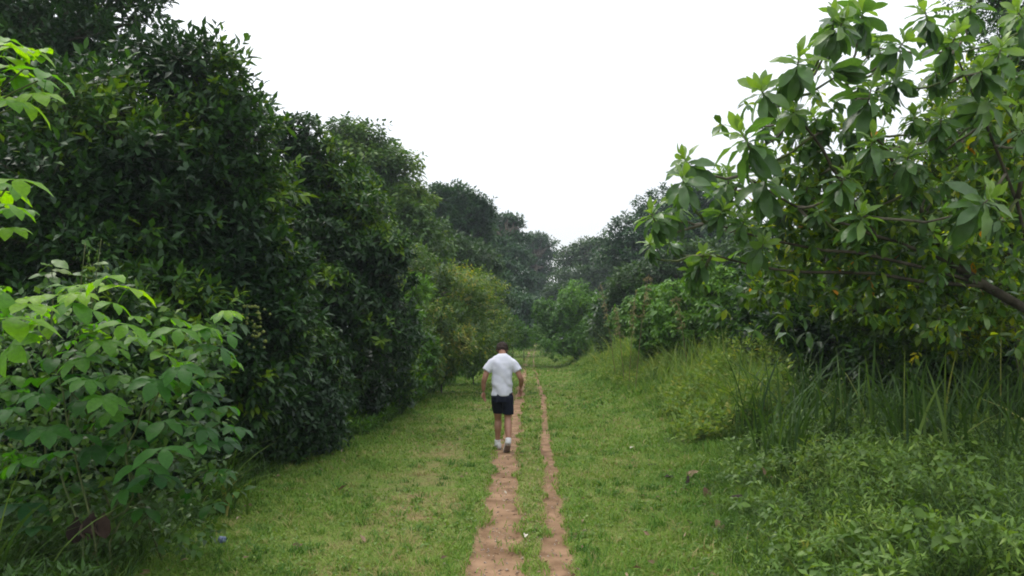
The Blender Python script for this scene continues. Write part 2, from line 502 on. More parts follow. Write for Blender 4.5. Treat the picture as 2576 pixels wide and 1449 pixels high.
def sprig(kind, n, L=1.0, rng=RNG):
    """leaves of one twig growing along +Z: base points and directions (unit twig length)"""
    i = np.arange(n)
    if kind == 'alt':
        t = (i + 0.5) / n
        ang = i * 2.4 + rng.uniform(0, 6)
        el = np.radians(25 + 45 * (t ** 2) + rng.uniform(-12, 12, n))
        pos = np.stack([0 * t, 0 * t, t * L], -1)
        sz = 0.85 + 0.3 * np.sin(t * 2.6)
    elif kind == 'whorl':
        t = rng.uniform(0.65, 1.0, n)
        ang = i * 2.4 + rng.uniform(0, 6)
        el = np.radians(np.linspace(-25, 65, n) + rng.uniform(-10, 10, n))
        pos = np.stack([0 * t, 0 * t, t * L], -1)
        sz = np.linspace(1.1, 0.7, n)
    elif kind == 'pinnate':
        t = (i + 1) / n
        ang = np.where(i % 2 == 0, 0.0, math.pi) + rng.uniform(-0.25, 0.25, n)
        el = np.radians(20 + rng.uniform(-10, 10, n))
        el[-1] = R(85)
        pos = np.stack([0 * t, 0 * t, t * L], -1)
        sz = 0.8 + 0.3 * np.sin(t * 2.8)
    d = np.stack([np.cos(ang) * np.cos(el), np.sin(ang) * np.cos(el), np.sin(el)], -1)
    return pos, d, sz


def frames_from_z(z, rng=RNG):
    r = unit(rng.normal(size=z.shape))
    x = unit(np.cross(r, z)); y = np.cross(z, x)
    return np.stack([x, y, z], -1)                                   # columns


def grow(P, D, S, kind='alt', n=8, L=1.6, leaf=0.2, droop=0.35, tilt=0.45, wvar=0.15, nvar=5, rng=RNG, face=0.0):
    """sprigs at P growing along D (scaled by S) -> leaf bases, frames (columns scaled), sprig index"""
    N = len(P)
    B = frames_from_z(unit(D), rng)
    T = [sprig(kind, n, L, rng) for _ in range(nvar)]
    v = rng.integers(0, nvar, N)
    pos = np.stack([t[0] for t in T])[v]; d = np.stack([t[1] for t in T])[v]; sz = np.stack([t[2] for t in T])[v]
    ls = leaf * S[:, None] * sz * rng.uniform(1 - wvar, 1 + wvar, (N, n))
    pw = P[:, None, :] + np.einsum('nij,nkj->nki', B, pos * leaf) * S[:, None, None]
    dw = np.einsum('nij,nkj->nki', B, d)
    dw[..., 2] -= droop
    dw = unit(dw)
    up = np.array([0, 0, 1.0]) + face * unit(D)[:, None, :] + rng.normal(0, tilt, dw.shape)
    zz = unit(up - (up * dw).sum(-1, keepdims=True) * dw)
    xx = np.cross(dw, zz)
    A = np.stack([xx, dw, zz], -1) * ls[..., None, None]
    idx = np.repeat(np.arange(N), n)
    return pw.reshape(-1, 3), A.reshape(-1, 3, 3), idx


def project(P):
    """columns/rows in the 1024 px frame and depth"""
    q = P - np.array([0, 0, CAM_H])
    c, s = math.cos(PITCH), math.sin(PITCH)
    dep = q[:, 1] * c + q[:, 2] * s
    upv = -q[:, 1] * s + q[:, 2] * c
    dep_ = np.maximum(dep, 0.1)
    return 512 + F_PX * q[:, 0] / dep_, 288 - F_PX * upv / dep_, dep


def leaves_to(thing, P, A, shape, mat, tint, nobj=0, name='crown', leafname='leaf', objshapes=None, cell=11, label=None, obj_prefer=None):
    """join leaves into one part; the nobj that stand out in the picture become objects of their own"""
    off = np.array(thing.location) if thing is not None else np.zeros(3)
    pick = np.zeros(len(P), bool)
    if nobj:
        cx, cy, dep = project(P + A[:, :, 1] * 0.5)
        ok = (cx > -10) & (cx < 1034) & (cy > -10) & (cy < 586)
        order = np.argsort(dep + (0 if obj_prefer is None else obj_prefer))
        seen, cand = set(), []
        for i in order:
            if not ok[i]: continue
            k = (int(cx[i] // cell), int(cy[i] // cell))
            if k in seen: continue
            seen.add(k); cand.append(i)
        cand = np.array(cand)
        if len(cand) > nobj: cand = np.sort(RNG.permutation(cand)[:nobj])
        pick[cand] = True
        meshes = []
        for (V, F) in (objshapes or [shape]):
            meshes.append(mesh_np(leafname, V, F, None, mat))
        for i in cand:
            o = link(leafname, meshes[i % len(meshes)], thing)
            m = Matrix(((*A[i, 0], P[i, 0] - off[0]), (*A[i, 1], P[i, 1] - off[1]), (*A[i, 2], P[i, 2] - off[2]), (0, 0, 0, 1)))
            o.matrix_basis = m
            o['tint'] = float(tint[i])
    P, A, tint = P[~pick], A[~pick], tint[~pick]
    if len(P) == 0: return None
    V, F = shape
    k = len(V)
    VV = P[:, None, :] - off + np.einsum('nij,kj->nki', A, V)
    FF = F[None] + (np.arange(len(P)) * k)[:, None, None]
    o = link(name, mesh_np(name, VV.reshape(-1, 3), FF.reshape(-1, F.shape[1]), np.repeat(tint, k), mat), thing)
    o['kind'] = 'stuff'
    if label: o['label'] = label
    return o


def lobe_px(l):
    """(column, row, distance, radius in survey px [, flatten]) -> centre, radii"""
    dx, dy, Y, r = l[:4]
    fl = l[4] if len(l) > 4 else 0.9
    rr = r / FD * Y
    return np.array(W(dx, dy, Y)), np.array([rr, rr * 1.0, rr * fl])


def sphere_dirs(n, rng=RNG):
    return unit(rng.normal(size=(n, 3)))


TWIG_FROM = []


def lobes_to_sprigs(lobes, n, sub=0, subr=0.42, core=0.15, back=0.45, ragged=0.12, rng=RNG):
    """points on and in a heap of ellipsoids, with outward directions"""
    C = [lobe_px(l) for l in lobes]
    if sub:
        out = []
        for c, r in C:
            k = max(5, sub)
            d = sphere_dirs(k, rng)
            for q in d:
                s = rng.uniform(0.7, 1.25) * subr
                out.append((c + q * r * (1 - s * 0.32), r * s * np.array([1, 1, rng.uniform(0.6, 0.95)])))
            out.append((c, r * 0.74))
        C = out
    area = np.array([r[0] * r[2] * (0.55 if sub and i % (max(5, sub) + 1) == max(5, sub) else 1.0) + 1e-4 for i, (_, r) in enumerate(C)]); area /= area.sum()
    cnt = rng.multinomial(n, area)
    PP, DD = [], []
    for (c, r), k in zip(C, cnt):
        if k == 0: continue
        d = sphere_dirs(int(k * 1.5) + 3, rng)
        keep = (d[:, 1] < 0.25) | (rng.random(len(d)) < back)        # fewer on the side that nothing looks at
        d = d[keep][:k]
        rad = 1 - np.abs(rng.normal(0, ragged, len(d)))
        io = rng.random(len(d)) < 0.25                              # some twigs stand out of the outline
        rad[io] = 1 + np.abs(rng.normal(0, ragged, io.sum()))
        ic = rng.random(len(d)) < core
        rad[ic] = rng.uniform(0.3, 0.9, ic.sum())
        PP.append(c + d * r * rad[:, None]); DD.append(d)
        global TWIG_FROM
        TWIG_FROM.append((PP[-1][io], c + d[io] * r * 0.55))
    return np.concatenate(PP), np.concatenate(DD), C


def tree(name, label, cat, base, lobes, mat, n, leaf, kind='alt', per=8, sub=0, shape=LEAF_S, nobj=0, trunk_r=0.12, group=None,
         droop=0.35, up=0.5, core=0.15, back=0.45, bark='bark', objshapes=None, tint_hi=1.0, L=1.6, subr=0.42, ragged=0.12, tilt=0.45,
         limbs=True, floor=True, cell=11, patchy=0.35, face=0.6, twigs=True):
    bx, by = base
    root = empty(name, (bx, by, gzf(bx, by)), label, cat, group)
    TWIG_FROM.clear()
    P, D, C = lobes_to_sprigs(lobes, n, sub, subr, core, back, ragged)
    tw1 = np.concatenate([a for a, b in TWIG_FROM]); tw0 = np.concatenate([b for a, b in TWIG_FROM])
    if floor:
        g = gz(P[:, 0], P[:, 1])
        k = P[:, 2] > g + 0.04
        P, D = P[k], D[k]
    dirs = unit(D + np.array([0, 0, up]) + RNG.normal(0, 0.35, D.shape))
    S = RNG.uniform(0.75, 1.2, len(P))
    LP, LA, idx = grow(P, dirs, S, kind, per, L, leaf, droop, tilt, face=face)
    # tints vary from bough to bough and from leaf to leaf
    bough = noise2(P[:, 0] * 1.3 + P[:, 1], P[:, 2] * 1.3, 0.9 + leaf * 2, 17)
    t = np.clip(RNG.beta(2, 2.6, len(LP)) * 0.75 + (bough[idx] - 0.5) * patchy * 2 + 0.1 + 0.45 * (RNG.random(len(P)) < 0.06)[idx], 0, 0.97) * tint_hi  # a few whole sprigs tinted paler, painted as if lit
    if floor:
        tip = LP + LA[:, :, 1]
        k = tip[:, 2] > gz(tip[:, 0], tip[:, 1]) + 0.01
        LP, LA, t = LP[k], LA[k], t[k]
    leaves_to(root, LP, LA, shape, mat, t, nobj, objshapes=objshapes, cell=cell)
    # trunk with limbs into every lobe
    tb = MB()
    cs = np.array([lobe_px(l)[0] for l in lobes])
    rz = np.array([lobe_px(l)[1] for l in lobes])
    mid = cs.mean(0)
    topi = int(np.argmax(cs[:, 2]))
    b0 = np.array([bx, by, gzf(bx, by) - 0.1])
    top = cs[topi] + np.array([0, 0, 0.3]) * rz[topi]
    ctrl = np.array([b0, b0 + (np.array([bx, by, mid[2]]) - b0) * 0.5, mid * 0.6 + np.array([bx, by, mid[2]]) * 0.4, (mid + top) / 2, top])
    tt = np.linspace(0, 1, 9)
    tp = np.stack([np.interp(tt, np.linspace(0, 1, 5), ctrl[:, i]) for i in range(3)], -1)
    tp[1:-1] += RNG.normal(0, trunk_r * 0.25, (7, 3))
    tb.tube(tp, trunk_r * (1 - 0.88 * tt), 8)
    if limbs:
        for c, r in C[:60]:
            cand = tp[1:7]
            s = cand[int(np.argmin(np.linalg.norm(cand - c, axis=1) + 1.2 * np.maximum(cand[:, 2] - c[2], 0)))]
            e = c + RNG.normal(0, 0.15, 3) * r
            e[2] = max(e[2], gzf(e[0], e[1]) + 0.05)
            tb.tube(curve_pts(s, e, 6, sag=-0.06 * np.linalg.norm(e - s), jit=0.02 * np.linalg.norm(e - s)),
                    np.linspace(trunk_r * 0.42, trunk_r * 0.08, 6), 5)
    tb.build('trunk', M[bark], root, off=root.location)
    if twigs and nobj and len(tw1):
        k = np.minimum(gz(tw0[:, 0], tw0[:, 1]) + 0.03, 99) < tw0[:, 2]
        tw0, tw1 = tw0[k], tw1[k]
        dv = unit(tw1 - tw0); sx = unit(np.cross(dv, [0.2, 0.9, 0.37])); sy = np.cross(dv, sx)
        rr = leaf * 0.035
        ring0 = [tw0 + (sx * math.cos(a) + sy * math.sin(a)) * rr * 1.6 for a in (0, 2.1, 4.2)]
        ring1 = [tw1 + dv * leaf * 1.2 + (sx * math.cos(a) + sy * math.sin(a)) * rr * 0.6 for a in (0, 2.1, 4.2)]
        V = np.stack(ring0 + ring1, 1)
        F = np.array([(0, 1, 4, 3), (1, 2, 5, 4), (2, 0, 3, 5)])
        FF = F[None] + (np.arange(len(V)) * 6)[:, None, None]
        o = link('twigs', mesh_np('twigs', V.reshape(-1, 3) - np.array(root.location), FF.reshape(-1, 4), None, M[bark]), root)
        o['kind'] = 'stuff'
    return root


# ------------------------------------------------------------------ trees of the left side
FINE_A, FINE_B = leaf_fine(0.2, 0.3, 0.22, 4), leaf_fine(0.22, 0.2, 0.38, 4)
DARK_OBJ = [FINE_A, FINE_B, leaf_fine(0.18, 0.4, 0.12, 4)]

tree('dark_tree', 'tall dark tree rising out of the top left corner of the picture', 'tree', (-8.6, 15.6),
     [(120, -40, 15, 230), (330, -70, 15.5, 105), (60, 220, 15, 240), (290, 120, 15.2, 110), (200, 330, 15.5, 200),
      (250, -300, 15.5, 250), (-150, 60, 15, 260), (-120, 480, 14, 260)],
     M['dark_leaf'], 4200, 0.17, 'alt', 9, sub=7, nobj=180, trunk_r=0.24, objshapes=DARK_OBJ, core=0.22, tint_hi=0.9, droop=0.25, L=2.0, patchy=0.5)

tree('dark_tree', 'dense dark glossy tree whose crown slopes down beside the left bush', 'tree', (-5.4, 11.9),
     [(380, 300, 11.7, 200), (545, 320, 11.9, 105), (600, 420, 11.6, 115), (250, 480, 11.2, 250), (480, 560, 11.2, 220), (640, 500, 11.6, 80),
      (120, 600, 10.8, 250), (420, 190, 12.1, 85), (500, 225, 12, 55), (330, 720, 10.5, 220), (625, 285, 12.1, 48), (560, 640, 11, 110),
      (60, 780, 10.2, 240), (250, 900, 10.2, 220), (450, 880, 10.3, 190)],
     M['dark_leaf'], 8000, 0.155, 'alt', 8, sub=8, nobj=300, trunk_r=0.2, objshapes=DARK_OBJ, core=0.2, ragged=0.18, droop=0.2, L=2.0, patchy=0.5)

tree('dark_tree', 'dark tree with a ragged open top behind the walker\'s left, before the vine-clad tree', 'tree', (-4.6, 16.4),
     [(765, 345, 16, 52), (720, 420, 16, 70), (800, 420, 16, 60), (850, 500, 16, 100), (925, 560, 15.8, 75), (965, 640, 15.6, 50), (790, 620, 15.5, 150),
      (900, 690, 15.5, 100), (740, 770, 15, 150), (890, 850, 15, 130), (960, 780, 15.5, 65), (700, 560, 15.5, 120)],
     M['dark_leaf'], 5600, 0.165, 'whorl', 9, sub=7, nobj=300, trunk_r=0.2, objshapes=DARK_OBJ, core=0.2, cell=9, L=1.2, droop=0.2, ragged=0.18, patchy=0.5)

# dark undergrowth at the foot of these trees
tree('dark_bush', 'dark bush with pale green seed heads between the left bush and the grass', 'bush', (-3.75, 11.3),
     [(640, 800, 10.8, 110), (600, 950, 10.5, 120), (700, 720, 11.2, 90), (560, 800, 10.8, 90), (520, 1050, 10.2, 110)],
     M['dark_leaf'], 2900, 0.13, 'alt', 8, sub=7, nobj=220, trunk_r=0.06, objshapes=DARK_OBJ, core=0.2)
tree('dark_bush', 'low dark bush overhanging the left edge of the mown grass', 'bush', (-3.6, 12.3),
     [(720, 960, 11.8, 130), (770, 1070, 12.2, 80), (650, 1090, 11, 105), (800, 960, 12.6, 80), (700, 1150, 11.3, 55)],
     M['dark_leaf'], 2800, 0.135, 'whorl', 8, sub=7, nobj=220, trunk_r=0.06, objshapes=DARK_OBJ, core=0.2, L=1.2)
tree('dark_bush', 'dark leafy bush at the grass edge level with the walker\'s elbow', 'bush', (-3.4, 17.6),
     [(930, 950, 17, 95), (985, 930, 17.6, 55), (865, 1000, 15.8, 70), (960, 870, 17, 60), (1000, 990, 18, 35)],
     M['dark_leaf'], 1500, 0.16, 'whorl', 8, sub=6, nobj=150, trunk_r=0.06, objshapes=DARK_OBJ, core=0.2, L=1.2, cell=8)
tree('dark_bush', 'dark bush filling the shade right behind the palmate bush', 'bush', (-4.1, 8.5),
     [(130, 880, 8.3, 190), (340, 930, 8.6, 170), (80, 1110, 7.9, 160), (400, 1120, 8.6, 110), (250, 1120, 8.2, 120), (-80, 950, 8.0, 180)],
     M['dark_leaf'], 2600, 0.12, 'alt', 8, sub=6, trunk_r=0.06, core=0.2)
tree('green_shrub', 'fresh green shrub leaning out between the dark bushes and the olive shrub', 'shrub', (-2.9, 19.6),
     [(1010, 880, 19.4, 48), (985, 940, 19, 52), (1035, 940, 20, 40), (1015, 800, 19.8, 40), (1040, 740, 20.5, 34), (960, 985, 18.4, 36), (1060, 880, 20.5, 34)],
     M['bush_leaf'], 1300, 0.13, 'alt', 8, sub=6, trunk_r=0.05, core=0.2, tint_hi=0.8, nobj=60, cell=7)
# a dim thicket behind, closing the view between the trunks
tree('thicket_tree', 'shaded thicket tree deep behind the dark trees on the left', 'tree', (-9.5, 20.5),
     [(200, 600, 19, 330), (550, 640, 20, 260), (0, 780, 18, 300), (400, 900, 17, 250), (720, 700, 21, 170), (850, 800, 21, 150)],
     M['dark_leaf'], 2600, 0.26, 'alt', 8, sub=5, shape=LEAF_K, trunk_r=0.2, core=0.3, tint_hi=0.7)

# middle distance, left
tree('vine_clad_tree', 'tall vine-clad tree with a drooping shaggy crown, left of the sky gap', 'tree', (-5.8, 32.5),
     [(880, 345, 33, 55), (945, 355, 33, 50), (900, 430, 32, 85), (1000, 440, 32, 62), (1035, 505, 32, 42), (950, 530, 32, 90), (1010, 600, 31, 80),
      (1075, 650, 32, 70), (930, 640, 30, 100), (860, 560, 31, 90), (1000, 700, 30, 70)],
     M['vine_leaf'], 5600, 0.22, 'alt', 6, sub=9, shape=LEAF_K, trunk_r=0.28, core=0.12, droop=0.7, subr=0.38, patchy=0.45)
tree('round_crowned_tree', 'dark round-crowned tree behind the vine-clad tree', 'tree', (-3.6, 50.5),
     [(1150, 522, 50, 52), (1110, 500, 50, 30), (1192, 535, 50, 38), (1135, 580, 51, 50), (1205, 590, 52, 30)],
     M['far_leaf_dark'], 3800, 0.24, 'alt', 6, sub=10, shape=LEAF_K, trunk_r=0.3, core=0.12, subr=0.36)
tree('forest_tree', 'mid green tree filling the gap below the round crown', 'tree', (-4.0, 44),
     [(1110, 670, 43, 70), (1180, 700, 44, 70), (1080, 610, 42, 55), (1220, 660, 48, 45), (1160, 640, 46, 55), (1230, 760, 45, 50), (1140, 780, 42, 70)],
     M['far_leaf'], 5000, 0.24, 'alt', 6, sub=9, shape=LEAF_K, trunk_r=0.28, core=0.12, subr=0.38)
tree('layered_tree', 'tall tree with flat layered boughs left of the far end', 'tree', (-0.9, 70),
     [(1272, 553, 70, 34, 0.2), (1302, 566, 70, 20, 0.25), (1250, 580, 70, 40, 0.25), (1292, 600, 69, 36, 0.22), (1245, 615, 68, 40, 0.3), (1280, 640, 67, 46, 0.3), (1310, 655, 67, 30, 0.25),
      (1250, 680, 65, 50, 0.45), (1290, 705, 64, 46, 0.4), (1265, 750, 62, 55, 0.6), (1305, 770, 60, 40, 0.6), (1280, 820, 58, 42), (1235, 720, 62, 40)],
     M['far_leaf_dark'], 6200, 0.27, 'alt', 6, sub=9, shape=LEAF_K, trunk_r=0.4, core=0.12, subr=0.34, up=0.2)
tree('layered_tree', 'farthest spreading tree whose flat boughs reach over the track end', 'tree', (2.2, 96),
     [(1350, 600, 95, 32, 0.18), (1378, 615, 95, 18, 0.22), (1336, 626, 95, 40, 0.2), (1370, 640, 95, 26, 0.2), (1340, 660, 95, 44, 0.22), (1368, 682, 95, 26, 0.22), (1335, 705, 94, 42, 0.3),
      (1356, 730, 93, 28, 0.3), (1332, 765, 91, 36, 0.5), (1342, 812, 88, 28), (1322, 840, 80, 24), (1315, 790, 84, 34)],
     M['far_leaf_dark'], 5200, 0.32, 'alt', 6, sub=9, shape=LEAF_K, trunk_r=0.45, core=0.1, subr=0.3, up=0.2)
tree('low_bush', 'dim far bush closing the end of the track', 'bush', (3.9, 128), [(1345, 838, 128, 26), (1325, 835, 126, 24), (1366, 836, 127, 24), (1345, 800, 130, 30), (1390, 830, 126, 26)],
     M['far_leaf'], 2200, 0.4, 'alt', 6, sub=7, shape=LEAF_K, trunk_r=0.2)

tree('olive_shrub', 'yellowish olive shrub with fine twigs beyond the walker', 'shrub', (-3.4, 24.5),
     [(1040, 690, 24, 65), (1110, 755, 24, 85), (1180, 790, 25, 80), (1090, 850, 22.5, 85), (1235, 830, 27, 50), (1005, 800, 21.5, 75), (1215, 735, 26, 42), (1150, 860, 24, 70), (1040, 895, 21, 55), (1110, 905, 23, 45), (1205, 880, 26, 45), (1255, 870, 28, 30)],
     M['olive_leaf'], 4200, 0.12, 'pinnate', 9, sub=8, shape=LEAF_K, trunk_r=0.08, core=0.2, L=3.0, droop=0.3, subr=0.4, patchy=0.5)
for q in ((1110, 905, 24.5, 38, 'rounded low green bush on the grass edge left of the walker\'s shoulder'),
          (1190, 893, 28, 36, 'small bush tucked under the olive shrub'),
          (1290, 838, 44, 28, 'small green bush beside the track beyond the walker\'s head'),
          (1318, 850, 52, 17, 'tiny far bush at the left of the track end')):
    c = W(q[0], q[1] + q[3], q[2])
    tree('low_bush', q[4], 'bush', (c.x, q[2]), [(q[0], q[1], q[2], q[3]), (q[0] - q[3] * 0.5, q[1] + q[3] * 0.45, q[2] - 0.3, q[3] * 0.6), (q[0] + q[3] * 0.5, q[1] + q[3] * 0.45, q[2], q[3] * 0.6)],
         M['bush_leaf'], 420, 0.13 + 0.002 * q[2], 'alt', 7, sub=6, trunk_r=0.03, core=0.2, group='low bushes along the left grass edge', tint_hi=0.75)

# ------------------------------------------------------------------ trees of the right side, far to near
tree('layered_tree', 'pale green layered tree right of the far end', 'tree', (8.2, 86),
     [(1438, 636, 85, 32, 0.22), (1480, 616, 85, 36, 0.25), (1522, 622, 85, 36, 0.3), (1418, 662, 84, 26, 0.22), (1462, 655, 84, 40, 0.28), (1510, 660, 84, 46, 0.4), (1430, 695, 82, 38, 0.35),
      (1490, 705, 80, 52, 0.6), (1400, 735, 79, 34, 0.5), (1445, 745, 79, 46, 0.7), (1540, 710, 80, 55)],
     M['far_leaf'], 5000, 0.32, 'alt', 6, sub=9, shape=LEAF_K, trunk_r=0.4, core=0.12, subr=0.32, up=0.3)
tree('forest_tree', 'big dark bluish tree behind the large-leaved tree', 'tree', (10.5, 56),
     [(1655, 540, 55, 52), (1605, 590, 55, 58), (1710, 560, 55, 85), (1560, 640, 55, 55), (1640, 660, 53, 95), (1740, 650, 53, 100), (1800, 560, 55, 100), (1850, 680, 52, 110)],
     M['far_leaf_dark'], 7000, 0.27, 'alt', 6, sub=9, shape=LEAF_K, trunk_r=0.45, core=0.1, subr=0.36)
tree('forest_tree', 'shaded mid green tree between the far green bush and the shrubs', 'tree', (5.6, 34),
     [(1590, 740, 34, 60), (1560, 800, 34, 60), (1640, 720, 35, 70), (1720, 700, 34, 80), (1820, 700, 33, 90), (1900, 680, 32, 100), (1540, 850, 34, 40)],
     M['far_leaf'], 4200, 0.2, 'alt', 6, sub=9, shape=LEAF_K, trunk_r=0.2, core=0.15, subr=0.38)
tree('green_bush', 'rounded bright green bush right of the track end', 'bush', (3.4, 42.5),
     [(1440, 772, 42, 55), (1395, 800, 42, 45), (1485, 790, 42, 52), (1430, 838, 41.5, 55), (1500, 838, 40, 40), (1375, 835, 42, 30), (1400, 862, 41, 30), (1470, 862, 40.5, 34), (1520, 790, 41, 40), (1352, 850, 44, 20)],
     M['bush_leaf'], 3600, 0.2, 'whorl', 7, sub=8, shape=LEAF_S, trunk_r=0.12, core=0.15, tint_hi=0.8)
for k, (lob, b, lab) in enumerate((
        ([(1640, 775, 23.5, 48), (1600, 800, 24, 40), (1660, 830, 23, 55)], (4.1, 23.5), 'green shrub with drooping leaves, leftmost of the three behind the tall grass'),
        ([(1725, 760, 22, 55), (1700, 820, 21.5, 60), (1760, 830, 21.5, 55)], (4.8, 22), 'green shrub with drooping leaves, middle one of the three behind the tall grass'),
        ([(1810, 750, 20.5, 58), (1880, 760, 20, 62), (1830, 820, 20, 62), (1920, 830, 19, 70)], (5.7, 20.2), 'green shrub with drooping leaves, below the tip of the large-leaved tree'))):
    tree('green_shrub', lab, 'shrub', b, lob, M['bush_leaf'], 1500, 0.19, 'whorl', 8, sub=8, trunk_r=0.06, core=0.15, group='green shrubs behind the tall grass', droop=0.7, L=1.0, nobj=60, cell=9,
         tint_hi=0.92)

tree('twiggy_tree', 'airy twiggy tree showing dark in the top right corner', 'tree', (9.6, 16.2),
     [(2480, 40, 16, 110), (2570, 140, 16, 150), (2500, 300, 15.5, 130), (2640, 0, 16, 160), (2600, 420, 15, 150)],
     M['dark_leaf'], 1500, 0.13, 'pinnate', 9, sub=6, trunk_r=0.22, core=0.3, L=3.0)
tree('thicket_tree', 'shaded thicket tree behind the reeds on the right', 'tree', (8.6, 16.5),
     [(2300, 800, 15.5, 190), (2080, 800, 16.5, 130), (2540, 820, 14.5, 200), (2400, 600, 15, 170), (2180, 640, 16, 130), (2050, 870, 15.5, 110), (2200, 890, 14.8, 120),
      (2400, 890, 14.3, 140), (2580, 890, 13.8, 150), (1990, 740, 17.5, 90), (1960, 650, 18.5, 85), (1930, 800, 17.5, 80), (2760, 820, 14.3, 190), (2720, 620, 15, 170), (2930, 800, 14.3, 200)],
     M['dark_leaf'], 5000, 0.2, 'alt', 8, sub=6, shape=LEAF_K, trunk_r=0.16, core=0.25)
tree('tangled_tree', 'tangled yellow-green small-leaved tree under the large-leaved boughs', 'tree', (8.1, 12.6),
     [(2250, 440, 12.8, 110), (2440, 330, 13, 170), (2500, 560, 12.2, 180), (2260, 620, 12.4, 130), (2060, 600, 12.8, 90), (2100, 715, 12.4, 100),
      (2350, 760, 11.8, 130), (2530, 760, 11.5, 120), (1965, 720, 13, 70), (2200, 780, 12, 90), (2330, 540, 12.4, 110)],
     M['yellow_leaf'], 3000, 0.12, 'alt', 8, sub=7, nobj=200, trunk_r=0.2, objshapes=[leaf_fine(0.24, 0.2, 0.2, 4), leaf_fine(0.26, 0.3, 0.35, 4)], core=0.3, ragged=0.25, back=0.6)


